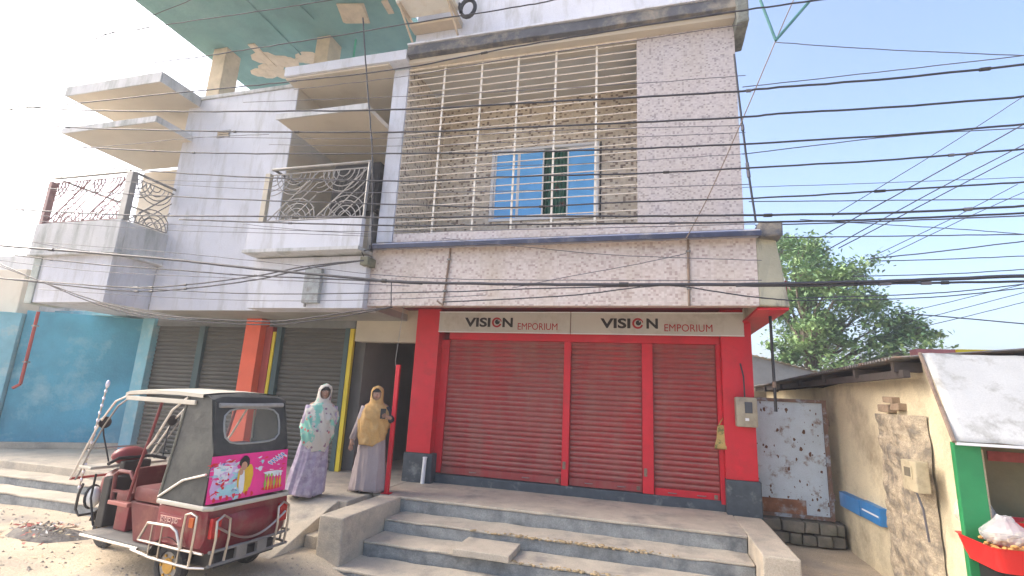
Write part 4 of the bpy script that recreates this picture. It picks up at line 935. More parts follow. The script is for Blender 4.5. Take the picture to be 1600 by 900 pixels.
    top = rings[-1]; cen = sum((Vector(q) for q in top), Vector())/n
    rings.append([tuple(cen+(Vector(q)-cen)*.05+Vector((0, 0, .012*k))) for q in top])
    def sk(i, j):
        z = zs_[min(i, NZ)]; a = 2*math.pi*(j+.5)/n
        return (abs(math.degrees(a)-270)/50)**2+(abs(z-1.43)/.09)**2 < 1
    sw = MB().loft(rings, cap=False, skip=sk).build('shawl', shawl_m, t, smooth='all'); sw.modifiers.new('th', 'SOLIDIFY').thickness = .008
    for s in (-1, 1):
        el_, wr, fd = arms[s]
        MB().tube([tuple((Vector(q)+off(q[2]))*k) for q in ((s*.16, .01, 1.24), el_, tuple(Vector(el_).lerp(Vector(wr), .93)))], [.062*k, .058*k, .046*k], 12).build('sleeve', robe_m if s < 0 else sleeve_m or robe_m, t, smooth='all')
    # slippers
    for s in (-1, 1): MB().ball(tuple((Vector((s*.095, -.075, .025))+off(.02))*k), (.045*k, .12*k, .025*k), 12, 6).build('sandal', M_black if seed > 1 else mat('tan_sandal', (.25, .12, .07), .6), t, smooth='all')
    return t
M_mauve = mat('mauve_grey_cloth', (.36, .30, .295), .9, .08, 3, .15, 60, fine=.05)
M_mustard = mat('mustard_cloth', (.50, .30, .11), .9, .12, 4, .25, 45, fine=.08, stain=(.56, .38, .18), stain_scale=6)
M_purple = mat('lilac_print_cloth', (.33, .27, .36), .9, .25, 10, .2, 50, stain=(.46, .40, .47), stain_scale=13, stain_lo=.45, stain_hi=.6)
# mint and cream shawl with rose print
M_floral = mat('floral_shawl', (.20, .46, .37), .9, .12, 5, .2, 50, stain=(.52, .48, .42), stain_scale=3.0, stain_lo=.475, stain_hi=.50)
nt = M_floral.node_tree; pb = nt.nodes['Principled BSDF']; old = pb.inputs['Base Color'].links[0].from_socket
geo = nt.nodes.new('ShaderNodeNewGeometry'); vo = nt.nodes.new('ShaderNodeTexVoronoi'); vo.inputs['Scale'].default_value = 16
nt.links.new(geo.outputs['Position'], vo.inputs['Vector'])
mr = nt.nodes.new('ShaderNodeMapRange'); mr.inputs[1].default_value = .34; mr.inputs[2].default_value = .26; nt.links.new(vo.outputs['Distance'], mr.inputs[0])
sv = nt.nodes.new('ShaderNodeSeparateColor'); nt.links.new(vo.outputs['Color'], sv.inputs[0])
gt = nt.nodes.new('ShaderNodeMath'); gt.operation = 'GREATER_THAN'; gt.inputs[1].default_value = .45; nt.links.new(sv.outputs[0], gt.inputs[0])
mu = nt.nodes.new('ShaderNodeMath'); mu.operation = 'MULTIPLY'; nt.links.new(mr.outputs[0], mu.inputs[0]); nt.links.new(gt.outputs[0], mu.inputs[1])
x = nt.nodes.new('ShaderNodeMix'); x.data_type = 'RGBA'; nt.links.new(mu.outputs[0], x.inputs[0]); nt.links.new(old, x.inputs[6])
cr2 = nt.nodes.new('ShaderNodeValToRGB'); cr2.color_ramp.interpolation = 'CONSTANT'; cr2.color_ramp.elements[0].color = (.50, .16, .15, 1); cr2.color_ramp.elements[1].position = .5; cr2.color_ramp.elements[1].color = (.25, .15, .2, 1)
nt.links.new(sv.outputs[1], cr2.inputs[0]); nt.links.new(cr2.outputs[0], x.inputs[7]); nt.links.new(x.outputs[2], pb.inputs['Base Color'])
ROBE = [(.03, .265, .205), (.30, .235, .18), (.60, .205, .16), (.85, .18, .145), (1.0, .17, .13), (1.22, .165, .12), (1.31, .06, .06)]
SHAWL = [(.80, .225, .17, -.02), (.92, .238, .175, -.02), (1.06, .24, .165, -.01), (1.17, .222, .15, 0), (1.245, .18, .135, .005), (1.30, .112, .11, 0), (1.34, .10, .105, -.005), (1.40, .098, .108, -.005), (1.48, .098, .112, 0), (1.53, .080, .092, .005), (1.558, .035, .04, .01)]
pw2 = atZ(573, 769, ZP)
person('woman in mustard shawl and mauve robe standing beside the slim red pole', (pw2.x, pw2.y+.02, ZP+.002), R(24), 1.56,
       {-1: ((-.22, -.02, 1.0), (-.30, -.10, .74), (.05, -.15, -1)), 1: ((.27, .0, 1.02), (.25, -.22, 1.10), (-.75, -.35, .25))},
       ROBE, M_mauve, .12, SHAWL, M_mustard, None, (0.0, 0), 1.3, 250, mat('dark_sleeve', (.03, .03, .04), .8, .2, 9, .1))
ph = thing('mobile_phone', 'dark phone held up by the woman in mustard shawl', 'phone', (0, 0, 0), R(24), local=True); ph.location = (pw2.x, pw2.y+.02, ZP)
MB().box(.10, .18, -.265, -.255, 1.09, 1.24).build('case', M_black, ph, bevel=.004); MB().box(.106, .174, -.254, -.2535, 1.10, 1.23).build('screen', mat('phone_screen', (.03, .04, .05), .1, 0, 1, 0), ph)
pw1 = atZ(474, 776, ZP)
person('woman in mint floral shawl and lilac printed robe stepping down beside the rickshaw', (pw1.x, pw1.y, ZP+.003), R(42), 1.55,
       {-1: ((-.19, -.03, 1.02), (-.04, -.11, .98), (.8, -.0, -.2)), 1: ((.19, -.03, 1.02), (.05, -.11, .95), (-.8, -.0, .1))},
       [(.035, .245, .21)]+ROBE[1:], M_purple, .16, [(.74, .20, .165, -.01), (.88, .228, .175, -.02)]+SHAWL[2:], M_floral, None, (.12, -.02), 2.4, 285)

# ------------------------------------------------------------------ hut on the right with tin roof
hut = thing('plaster_hut', 'low hut of stained yellow plaster with tin roof, right of the alley', 'hut', (3.6, 7.5, 0))
M_plas = mat('ochre_plaster', (.62, .54, .37), .92, .12, 1.6, .45, 22, stain=(.33, .27, .18), stain_scale=1.5, stain_lo=.50, stain_hi=.74, fine=.1)
M_plasraw = mat('peeled_plaster', (.42, .35, .25), .95, .25, 7, .9, 26, stain=(.19, .165, .13), stain_scale=6, stain_lo=.44, stain_hi=.62, fine=.2)
XH = 2.72
b = MB(); ny, nz = 50, 40
def topz(y): return min(2.47-.055*(y-6), 1.70+(y-5.42)*1.22)
vs = []
for j in range(nz+1):
    for i in range(ny+1):
        y = 5.62+(9.6-5.62)*i/ny; z = -.15+(topz(y)+.15)*j/nz
        vs.append((XH+.025*mn.noise(Vector((y*1.3, z*1.3, 2)))+.010*mn.noise(Vector((y*6, z*6, 5))), y, z))
b.add(vs, [(j*(ny+1)+i, j*(ny+1)+i+1, (j+1)*(ny+1)+i+1, (j+1)*(ny+1)+i) for j in range(nz) for i in range(ny)])
b.build('side_wall', M_plas, hut, smooth='all')
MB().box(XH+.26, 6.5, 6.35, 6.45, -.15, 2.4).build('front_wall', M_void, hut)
MB().box(XH+.05, XH+.16, 5.625, 9.6, -.15, 1.66).build('wall_core', M_plas, hut)
# rough pilaster with exposed masonry
b = MB(); ny, nz = 14, 60; vs = []
for j in range(nz+1):
    z = -.12+(1.93+.12)*j/nz
    for i in range(ny+1):
        y = 6.12+(7.18-6.12)*i/ny; e = min(1, min(i, ny-i)/1.6)
        vs.append((XH-.02-(.10+.035*mn.noise(Vector((y*5, z*5, 8)))+.018*mn.noise(Vector((y*16, z*16, 3))))*e, y+.035*mn.noise(Vector((z*4, i, 1)))*(1-e*.5), z))
b.add(vs, [(j*(ny+1)+i, j*(ny+1)+i+1, (j+1)*(ny+1)+i+1, (j+1)*(ny+1)+i) for j in range(nz) for i in range(ny)]+[tuple(nz*(ny+1)+i for i in range(ny+1))])
b.build('pilaster', M_plasraw, hut)
for (py_, pz_, w_, h_) in ((6.9, 1.99, .26, .085), (6.62, 2.02, .2, .075), (6.78, 2.09, .22, .07)):
    rbox('brick', mat('old_brick', (.30, .22, .15), .95, .25, 8, .5, 40), XH-.10, XH+.02, py_-w_/2, py_+w_/2, pz_-h_/2, pz_+h_/2, hut, .01, .012, .08)
# roof: corrugated sheets
M_tin = mat('rusty_tin', (.16, .155, .15), .6, .25, 4, .1, 40, metal=.35, stain=(.20, .10, .05), stain_scale=2.5, stain_lo=.5, stain_hi=.66)
def corrugated(name, y0, y1, x0, x1, zf, parent, m, wave=.075, amp=.016, n=None):
    b = MB(); n = int((y1-y0)/wave*6); k = 8
    vs = [(x0+(x1-x0)*i/k, y0+(y1-y0)*j/n, zf(x0+(x1-x0)*i/k, y0+(y1-y0)*j/n)+amp*math.sin(2*math.pi*j/6)) for j in range(n+1) for i in range(k+1)]
    b.add(vs, [(j*(k+1)+i, j*(k+1)+i+1, (j+1)*(k+1)+i+1, (j+1)*(k+1)+i) for j in range(n) for i in range(k)])
    o = b.build(name, m, parent, smooth='all'); o.modifiers.new('th', 'SOLIDIFY').thickness = .004; return o
zf = lambda x, y: 2.50-.015*(y-6)+(x-2.4)*.10
for i in range(6): corrugated('roof_sheet', 6.0+i*1.3, 7.36+i*1.3, 2.40+.03*math.sin(i*2.3), 5.6, lambda x, y, i=i: zf(x, y)+(i % 2)*.008, hut, M_tin)
for i, y in enumerate((6.15, 7.2, 8.4, 9.7, 11.0, 12.4)): MB().box(2.46, 5.4, y-.03, y+.03, zf(2.4, y)-.13, zf(2.4, y)-.03).build('rafter', mat('dark_timber', (.06, .05, .045), .9, .2, 6, .2, 40), hut)
MB().box(2.50, 2.56, 6.02, 13.6, zf(2.4, 8)-.165, zf(2.4, 8)-.085).build('purlin', mat('dark_timber', (.06, .05, .045), .9, .2, 6, .2, 40), hut)
MB().box(XH+.02, XH+.2, 9.6, 13.6, -.1, 2.3).build('rear_wall', M_plas, hut)
# meter on the pilaster, blue boards
a = atX(1440, 745, XH-.14)
m2 = thing('electricity_meter', 'square cream electricity meter on the crumbling pilaster of the plaster hut', 'meter', (XH-.16, a.y, a.z))
MC = mat('cream_meter', (.46, .40, .27), .6, .1, 8, .1, 50, stain=(.30, .25, .17), stain_scale=7)
MB().box(XH-.25, XH-.135, a.y-.15, a.y+.14, a.z-.14, a.z+.15).build('case', MC, m2, bevel=.012)
MB().box(XH-.262, XH-.2505, a.y-.09, a.y+.06, a.z-.02, a.z+.10).build('window_bezel', MC, m2, bevel=.003)
MB().box(XH-.266, XH-.2625, a.y-.075, a.y+.045, a.z, a.z+.085).build('display_window', mat('meter_window', (.16, .15, .11), .25, .2, 9, 0), m2)
MB().tube([(XH-.2, a.y, a.z-.14), (XH-.17, a.y-.03, a.z-.3), (XH-.13, a.y+.02, a.z-.6)], .01, 6).build('lead_wire', M_cable2, m2)
bb = thing('wall_box', 'pair of flat blue boxes fixed low on the plaster hut wall', 'box', (XH-.05, 8, .7))
MB_ = mat('blue_enamel', (.035, .19, .46), .45, .12, 5, .05, 40)
p1, p2, p3 = atX(1321, 800, XH-.02), atX(1353, 803, XH-.02), atX(1385, 806, XH-.02)
for q, (u, v) in enumerate(((p1, p2), (p2, p3))):
    MB().box(XH-.085, XH+.02, v.y+.012, u.y-.012, .60+q*.01, .80+q*.015).build('box', MB_, bb, bevel=.008)
MB().box(XH-.089, XH-.0855, p3.y+.05, p2.y-.08, .70, .72).build('slot', M_winframe, bb)

# ------------------------------------------------------------------ rusty gate in the alley
gt_ = thing('metal_gate', 'pale blue sheet metal gate eaten by rust, closing the alley beside the shop', 'gate', (2.06, 8.7, .3))
M_gate = mat('flaking_blue_paint', (.46, .53, .58), .6, .12, 3, .15, 40, stain=(.17, .085, .05), stain_scale=5.0, stain_lo=.55, stain_hi=.68, fine=.08)
M_gr = mat('rusty_frame', (.16, .10, .075), .8, .25, 8, .2, 40, stain=(.30, .34, .38), stain_scale=5, stain_lo=.5, stain_hi=.6)
MB().box(1.53, 2.53, 8.70, 8.715, .39, 2.06).build('sheet', M_gate, gt_)
MFL = mat('rust_flake', (.12, .055, .03), .9, .3, 20, .3, 60); fl = MB(); rg = random.Random(5)
for q in range(90):      # blisters where the paint has lifted, thicker towards the edges and foot
    x = 1.55+.95*(1-rg.random()**1.8) if q % 2 else rg.uniform(1.55, 2.5); z = .42+1.6*rg.random()**1.5; r_ = rg.choice((.005, .008, .012, .02))*rg.uniform(.7, 1.3); n = 7
    fl.add([(x+r_*math.cos(6.283*i/n)*rg.uniform(.5, 1.2), 8.6985, z+1.5*r_*math.sin(6.283*i/n)*rg.uniform(.5, 1.3)) for i in range(n)], [tuple(range(n))])
fl.build('rust_blister', MFL, gt_)['kind'] = 'stuff'
MB().box(2.505, 2.56, 8.675, 8.72, .37, 2.08).build('frame_bar', M_gr, gt_); MB().box(1.52, 2.504, 8.675, 8.699, .37, .42).build('frame_bar', M_gr, gt_); MB().box(1.52, 2.504, 8.675, 8.699, 2.03, 2.08).build('frame_bar', M_gr, gt_)
MB().box(1.52, 2.2, 8.69, 8.699, .42, .62).build('rust_plate', mat('rust_sheet', (.22, .10, .055), .85, .3, 7, .25, 40, stain=(.34, .36, .36), stain_scale=4), gt_)
for z in (.7, 1.75): MB().tube([(2.57, 8.69, z-.05), (2.57, 8.69, z+.05)], .016, 8).build('hinge', M_gr, gt_)
by = thing('alley_base_wall', 'rough low course of stone blocks under the rusty gate', 'wall', (2.05, 8.7, 0))
x = 1.52
M_stone = mat('alley_stone', (.19, .17, .135), .95, .25, 6, .5, 30, stain=(.14, .14, .10), stain_scale=4)
for row in range(2):
    x = 1.53+row*.07
    while x < 2.62:
        w_ = random.uniform(.14, .30); rbox('stone', M_stone, x, min(x+w_, 2.66)-.012, 8.60+random.uniform(-.04, .03), 8.95, .03+row*.165, .185+row*.165+random.uniform(-.02, .0), by, .02, .015, .08); x += w_
MB().box(1.5, 2.7, 8.74, 8.97, -.05, .33).build('mortar_bed', mat('dark_mortar', (.09, .085, .07), .95, .2, 5, .3, 30), by)
# rod hanging beside the overhang
p = atY(1204, 505, 7.6); c = atY(1207, 643, 7.6)
rd = thing('drain_rod', 'thin dark rod hanging from the red soffit in front of the rusty gate', 'pipe', (p.x, 7.6, c.z))
MB().tube([(p.x, 7.6, 3.30), (p.x, 7.6, c.z)], .02, 8).build('rod', M_black, rd); MB().tube([(p.x, 7.6, c.z+.32), (p.x, 7.6, c.z+.40)], .026, 8).build('coupling', M_rust, rd)

# ------------------------------------------------------------------ food stall
sl_ = thing('food_stall', 'snack stall with white sheet awning and green post at the right edge', 'stall', (3.2, 5.4, 0))
A0, A1, B0, B1 = atY(1441, 552, 6.0), Vector((5.0, 6.0, 2.53)), Vector((2.585, 5.42, 1.725)), Vector((5.0, 5.42, 1.735))
M_awn = mat('white_awning', (.50, .50, .48), .6, .08, 2, .2, 14, stain=(.27, .26, .23), stain_scale=4.0, stain_lo=.52, stain_hi=.70, fine=.05)
b = MB(); n, k = 30, 14; vs = []
for j in range(k+1):
    for i in range(n+1):
        p = (A0.lerp(A1, i/n)).lerp(B0.lerp(B1, i/n), j/k); q = .02*mn.noise(Vector((i*.35, j*.45, 3)))
        vs.append((p.x, p.y+q-.03*math.sin(math.pi*j/k), p.z+q))
b.add(vs, [(j*(n+1)+i, j*(n+1)+i+1, (j+1)*(n+1)+i+1, (j+1)*(n+1)+i) for j in range(k) for i in range(n)])
b.build('awning', M_awn, sl_, smooth='all').modifiers.new('th', 'SOLIDIFY').thickness = .01
MB().box(B0.x, 5.0, 5.395, 5.43, 1.70, 1.722).build('awning_batten', M_winframe, sl_)
MB().tube([A0+Vector((-.02, 0, .0)), B0+Vector((-.02, -.02, 0))], .018, 6).build('awning_edge', M_rust, sl_)
b = MB(); 
MB().box(B0.x+.02, B0.x+.22, 5.50, 5.56, -.1, 1.72).build('post', mat('green_paint', (.02, .22, .075), .5, .15, 3, .05, 40), sl_, bevel=.006)
MB().box(B0.x+.22, 3.05, 6.2, 6.25, 0, 2.2).build('back_panel', mat('dark_gap', (.02, .025, .025), .9, .2, 3, .1), sl_)  # gap's darkness put in as a near-black sheet
MB().box(2.95, 5.2, 6.1, 6.2, 0, 2.2).build('back_panel', mat('olive_board', (.20, .18, .10), .8, .2, 2.5, .1, 30), sl_)
tgp = atY(1575, 715, 6.09); MB().box(tgp.x-.16, tgp.x+.14, 6.085, 6.098, tgp.z-.04, tgp.z+.05).build('notice', mat('red_notice', (.32, .06, .05), .6, .25, 12, .0), sl_)
MB().box(B0.x+.24, 5.0, 5.0, 5.95, .55, .60).build('counter', M_black, sl_); MB().box(B0.x+.3, 4.9, 5.1, 5.9, -.1, .55).build('counter_front', mat('dark_counter', (.03, .035, .05), .7, .2, 4, .1), sl_)
tr = thing('food_tray', 'red plastic tray of fried snacks on the stall counter', 'tray', (3.0, 5.15, .75))
a = atY(1530, 848, 5.25); zt = a.z; zb_ = atY(1535, 885, 5.25).z
def rrect(x0, x1, y0, y1, z, r_=.06, n=5):
    o = []
    for cx, cy, a0 in ((x1-r_, y1-r_, 0), (x0+r_, y1-r_, 90), (x0+r_, y0+r_, 180), (x1-r_, y0+r_, 270)):
        for i in range(n): t = R(a0+90*i/(n-1)); o.append((cx+r_*math.cos(t), cy+r_*math.sin(t), z))
    return o
tx = a.x
MB().loft([rrect(tx+.04, tx+.86, 5.10, 5.56, zb_), rrect(tx, tx+.9, 5.05, 5.6, zt), rrect(tx-.015, tx+.915, 5.035, 5.615, zt+.012), rrect(tx+.02, tx+.88, 5.07, 5.58, zt), rrect(tx+.06, tx+.84, 5.12, 5.54, zb_+.02)]).build('tray', mat('red_plastic', (.70, .02, .02), .4, .06, 3, .05, 30), tr, smooth=True)
MB().box(tx+.1, tx+.8, 5.15, 5.5, .60, zb_).build('stand', M_black, tr)
b = MB()
for i in range(90): b.ball((tx+random.uniform(.08, .82), random.uniform(5.12, 5.52), zt-.02+random.uniform(-.03, .03)), (random.uniform(.018, .03), .018, .015), 7, 5)
fd = b.build('snacks', mat('fried_snack', (.55, .30, .09), .7, .35, 25, .4, 60), tr); fd['kind'] = 'stuff'
t2 = thing('food_tray', 'smaller red tray behind the front one on the stall counter', 'tray', (3.3, 5.75, .8))
MB().loft([rrect(tx+.30, tx+.95, 5.66, 5.92, zt+.02), rrect(tx+.26, tx+.99, 5.63, 5.95, zt+.12), rrect(tx+.28, tx+.97, 5.65, 5.93, zt+.12), rrect(tx+.32, tx+.93, 5.68, 5.90, zt+.04)]).build('tray', MATS['red_plastic'], t2, smooth=True)
MB().box(tx+.35, tx+.9, 5.68, 5.9, .6, zt+.02).build('stand', M_black, t2)
b = MB(); 
for i in range(40): b.ball((tx+random.uniform(.34, .9), random.uniform(5.69, 5.88), zt+.08+random.uniform(-.02, .02)), .022, 7, 5)
b.build('snacks', MATS['fried_snack'], t2)['kind'] = 'stuff'
def plastic_bag(label, cx, cy, cz, r_, h_, seed, fill):
    t = thing('plastic_bag', label, 'bag', (cx, cy, cz), group='bags of puffed snacks'); b = MB(); rings = []; n = 26
    for i in range(12):
        q = i/11; rad = r_*(.75+.5*math.sin(math.pi*min(1, q*1.25)))*(1-.55*q**2)
        rings.append([(cx+rad*math.cos(a)*(1+.16*mn.noise(Vector((math.cos(a)*3, math.sin(a)*3, q*5+seed)))), cy+rad*.8*math.sin(a)*(1+.16*mn.noise(Vector((math.cos(a)*3, math.sin(a)*3, q*5+seed+9)))), cz+h_*q*(1+.12*mn.noise(Vector((a, q*3, seed))))) for a in [2*math.pi*j/n for j in range(n)]])
    b.loft(rings).build('film', glass('clear_film', (.75, .76, .76), .42, .25), t)
    f = MB()
    for i in range(60):
        a = random.uniform(0, 6.28); rad = r_*.8*random.random()**.5; f.ball((cx+rad*math.cos(a), cy+.75*rad*math.sin(a), cz+random.uniform(.01, h_*.5)), random.uniform(.012, .022), 6, 4)
    f.build('puffed_snack', fill, t)['kind'] = 'stuff'
M_puff = mat('puffed_rice', (.62, .52, .36), .8, .25, 30, .3, 60)
plastic_bag('tall knotted clear plastic bag of snacks behind the green post', tx+.27, 5.80, zt+.0, .13, .42, 1, M_puff)
plastic_bag('slumped clear bag of pale puffed snacks heaped on the front red tray', tx+.24, 5.35, zt-.01, .15, .22, 2, M_puff)
plastic_bag('clear bag of pale snacks on the front red tray, right of the slumped one', tx+.56, 5.38, zt-.01, .14, .15, 5, M_puff)
# painted ridge and roofs behind
rf = thing('market_roof', 'reddish painted ridge with yellow strip just above the white awning', 'roof', (5, 8, 0))
a, c = atY(1432, 545, 8.2), atY(1600, 546, 8.2)
MB().box(a.x, 8, 8.2, 8.4, 2.45, a.z).build('ridge', mat('faded_pink', (.42, .16, .15), .7, .2, 3, .1, 30), rf)
MB().box(a.x+.45, 8, 8.15, 8.198, a.z-.07, a.z+.0).build('strip', M_yellow, rf)
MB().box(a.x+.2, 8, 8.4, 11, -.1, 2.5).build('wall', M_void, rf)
bs = thing('back_shed', 'pale corrugated roofed shed beyond the rusty gate', 'shed', (3.4, 15, 0))
MB().box(1.6, 5.2, 14.2, 18, 0, 2.4).build('wall', M_cream, bs)
M_paletin = mat('pale_tin', (.50, .47, .41), .6, .15, 3, .1, 40, metal=.2, stain=(.33, .27, .2), stain_scale=2)
b = MB(); n = 120; k = 6
b.add([(1.0+5.2*i/n, 13.8+4*j/k, 3.30-.42*max(0, 1.0+5.2*i/n-2.2)*.62 - .15*max(0, 2.2-1.0-5.2*i/n)+.22*j/k+.018*math.sin(i*1.9)) for j in range(k+1) for i in range(n+1)], [(j*(n+1)+i, j*(n+1)+i+1, (j+1)*(n+1)+i+1, (j+1)*(n+1)+i) for j in range(k) for i in range(n)])
b.build('roof', M_paletin, bs, smooth='all')
b = MB(); b.add([(1.0, 13.9, 2.35), (5.9, 13.9, 2.2), (5.9, 13.9, 2.3), (2.2, 13.9, 3.27), (1.0, 13.9, 3.1)], [(0, 1, 2, 3, 4)]); b.build('gable', M_paletin, bs)

# ------------------------------------------------------------------ tree
tree = thing('tree', 'broad leafy green tree rising behind the hut and alley', 'tree', (6.4, 22, 0))
M_bark = mat('bark', (.16, .13, .10), .95, .25, 6, .5, 20)
M_leaf = mat('leaf', (.13, .235, .10), .55, .45, 2.2, 0, stain=(.22, .34, .13), stain_scale=.9, stain_lo=.42, stain_hi=.6)
M_leaf.node_tree.nodes['Principled BSDF'].inputs['Subsurface Weight'].default_value = 0
YT = 22
clumps = [(1262, 372, .9), (1240, 398, .9), (1282, 395, .5), (1300, 420, .8), (1350, 412, .7), (1258, 432, .8), (1290, 462, 1.0), (1340, 455, .8), (1362, 470, .6), (1235, 470, .7), (1270, 500, 1.0), (1330, 500, .9), (1390, 500, .7), (1412, 522, .6), (1432, 522, .3), (1370, 530, .9), (1300, 540, 1.0), (1250, 545, .8), (1340, 560, .9), (1395, 552, .8), (1285, 575, .8), (1372, 572, .7), (1415, 560, .7), (1225, 430, .8), (1220, 380, .6), (1235, 580, .7)]
trunk_base = Vector((6.0, 22, -.1)); fork = Vector((6.1, 22.1, 3.2))
tb = MB().tube([trunk_base, Vector((5.9, 22, 1.5)), fork, Vector((5.9, 22, 5.0)), Vector((6.2, 22.2, 7.2)), Vector((6.3, 22, 8.6))], [.30, .25, .21, .15, .08, .03], 9).build('trunk', M_bark, tree, smooth=True)
tb2 = MB(); lf = MB()
rnd = random.Random(11)
for q in range(16):
    yy = rnd.uniform(440, 585); clumps.append((rnd.uniform(1212, 1280+(yy-440)*.85), yy, rnd.uniform(.4, .7)))
for (px, py, rr) in clumps:
    c0 = atY(px, py, YT); c0.y = YT+rnd.uniform(-1.6, 1.6)
    st0 = Vector((6.0+rnd.uniform(-.1, .2), 22, max(2.6, c0.z*.62-.1))); mid = st0.lerp(c0, .5)+Vector((rnd.uniform(-.2, .2), rnd.uniform(-.2, .2), .25))
    tb2.tube([st0, mid, c0], [.07, .045, .015], 6)
    for k in range(6):
        tip = c0+Vector((rnd.gauss(0, .5)*rr, rnd.gauss(0, .5)*rr, rnd.gauss(0, .32)*rr)); tb2.tube([mid.lerp(c0, .6), tip], [.02, .006], 4)
        for q in range(105):
            p = tip+Vector((rnd.gauss(0, .40), rnd.gauss(0, .42), rnd.gauss(0, .20)))*rr
            d1 = Vector((rnd.uniform(-1, 1), rnd.uniform(-1, 1), rnd.uniform(-.75, .25))).normalized(); d2 = d1.cross(Vector((rnd.uniform(-.4, .4), rnd.uniform(-.4, .4), 1))).normalized()
            l_, w_ = rnd.uniform(.13, .25), rnd.uniform(.04, .075)
            lf.add([p-d1*l_*.5, p+d2*w_, p+d1*l_*.5-Vector((0, 0, .02)), p-d2*w_], [(0, 1, 2, 3)])
tb2.build('branches', M_bark, tree, smooth=True)
o = lf.build('crown', M_leaf, tree); o['kind'] = 'stuff'

# ------------------------------------------------------------------ rubbish on the ground
hp = thing('rubbish_heap', 'low heap of dark ash and litter on the dirt, left of the rickshaw', 'rubbish', (-7.2, 4.8, 0))
c0 = atZ(72, 835, 0)
b = MB(); n = 26; vs = [(c0.x, c0.y, .09)]
rings = []
for i in range(1, 8):
    q = i/7; rings.append([(c0.x+.62*q*math.cos(a)*(1+.2*math.sin(3*a)), c0.y+.34*q*math.sin(a)*(1+.2*math.cos(2*a)), .075*(1-q)**1.2+.03*mn.noise(Vector((math.cos(a)*q*5, math.sin(a)*q*5, 4)))*(1-q)-(.02 if i == 7 else -.006)) for a in [2*math.pi*j/n for j in range(n)]])
b.loft(rings, cap=False); b.add([rings[0][j] for j in range(n)], [tuple(range(n))]); b.build('ash', mat('ash', (.13, .12, .11), .95, .4, 6, .6, 40, stain=(.3, .27, .22), stain_scale=5), hp, smooth='all')
cols = [mat('litter_white', (.6, .58, .54), .8), mat('litter_brown', (.30, .20, .12), .9), mat('litter_black', (.03, .03, .03), .8), mat('litter_red', (.36, .08, .06), .8), mat('litter_straw', (.5, .42, .27), .9)]
for i, m_ in enumerate(cols):
    b = MB()
    for q in range(28):
        x, y = c0.x+random.gauss(0, .36), c0.y+random.gauss(0, .18); s = random.uniform(.015, .05); a = random.uniform(0, 6.28); z = .03+.06*max(0, 1-((x-c0.x)/.6)**2-((y-c0.y)/.35)**2)
        dx, dy = s*math.cos(a), s*math.sin(a); th = random.uniform(.2, .6)
        b.add([(x-dx, y-dy, z), (x+dy*th, y-dx*th, z+random.uniform(0, .02)), (x+dx, y+dy, z+random.uniform(0, .03)), (x-dy*th, y+dx*th, z)], [(0, 1, 2, 3)])
    b.build('litter', m_, hp)['kind'] = 'stuff'
b = MB()
for q in range(70):
    x, y = random.choice(((random.gauss(-7.2, 1.2), random.gauss(4.4, .5)), (random.gauss(2.4, .25), random.uniform(6.5, 8.2)), (random.gauss(-5, .8), random.gauss(4.2, .3)))); s = random.uniform(.012, .04); a = random.uniform(0, 6.28); z = gz(x, y)+.008
    b.add([(x+s*math.cos(a+k*1.57)*(.5 if k % 2 else 1), y+s*math.sin(a+k*1.57)*(.5 if k % 2 else 1), z+random.uniform(0, .01)) for k in range(4)], [(0, 1, 2, 3)])
o = b.build('litter', cols[4]); o['kind'] = 'stuff'; o['label'] = 'small scattered scraps of litter on the dirt'; o['category'] = 'litter'

# ------------------------------------------------------------------ overhead cables
def smooth_path(P, n=8):
    out = []
    for i in range(len(P)-1):
        p0, p1, p2, p3 = P[max(i-1, 0)], P[i], P[i+1], P[min(i+2, len(P)-1)]
        for j in range(n):
            t = j/n; out.append(tuple(.5*((2*p1[k])+(-p0[k]+p2[k])*t+(2*p0[k]-5*p1[k]+4*p2[k]-p3[k])*t*t+(-p0[k]+3*p1[k]-3*p2[k]+p3[k])*t**3) for k in range(2)))
    out.append(P[-1]); return out
def cable(label, pts, w_, y=5.5, m=None, ext=(True, True), n=5, group='overhead cables'):
    pp = smooth_path(pts); P = [atY(a, b_, y) for a, b_ in pp]
    if ext[0]: P.insert(0, P[0]+(P[0]-P[3]).normalized()*2.5)
    if ext[1]: P.append(P[-1]+(P[-1]-P[-4]).normalized()*2.5)
    r_ = w_/F*(y/.93)*.5*.9
    rj = random.Random(len(label)*7+int(pts[0][1]))
    for i in range(1, len(P)-1): P[i] = P[i]+Vector((0, rj.uniform(-.006, .006), rj.uniform(-.002, .002)))
    o = MB().tube(P, r_, n).build('overhead_cable', m or M_cable, smooth='all')
    if w_ > 2.7:
        for q in range(3):
            i = rj.randrange(2, len(P)-3); d_ = (P[i+1]-P[i]).normalized(); L_ = rj.uniform(.02, .05)
            MB().tube([P[i]-d_*L_, P[i]+d_*L_], r_*1.55, 6).build('splice', rj.choice((M_black, M_cable2)), o)
    return tag(o, label, 'cable', group)
K = M_cable2
cable('cable leaving the top edge left of the hanging drop wire, under the teal slab', [(0, 79), (160, 54), (270, 37), (400, 18), (530, -2)], 2.4, 5.3)
cable('steep cable slanting from the left edge up across the white sky corner', [(0, 120), (170, 53), (300, -1)], 2.2, 5.2)
cable('cable crossing the teal slab and passing in front of the white air conditioner', [(0, 125), (160, 108), (317, 88), (400, 75), (500, 60), (633, 38), (800, 12), (870, -1)], 2.6, 5.3)
cable('cable grazing the upper canopy and running along the dark roof band', [(0, 173), (103, 163), (307, 142), (460, 127), (633, 106), (800, 74), (993, 42), (1163, 16), (1290, -2)], 3.0, 5.35)
cable('thick cable over the top of the middle canopy and barred balcony, rising right', [(0, 164), (100, 171), (240, 174), (400, 174), (633, 171), (800, 162), (997, 152), (1150, 143), (1200, 138), (1400, 122), (1600, 101)], 3.6, 5.5)
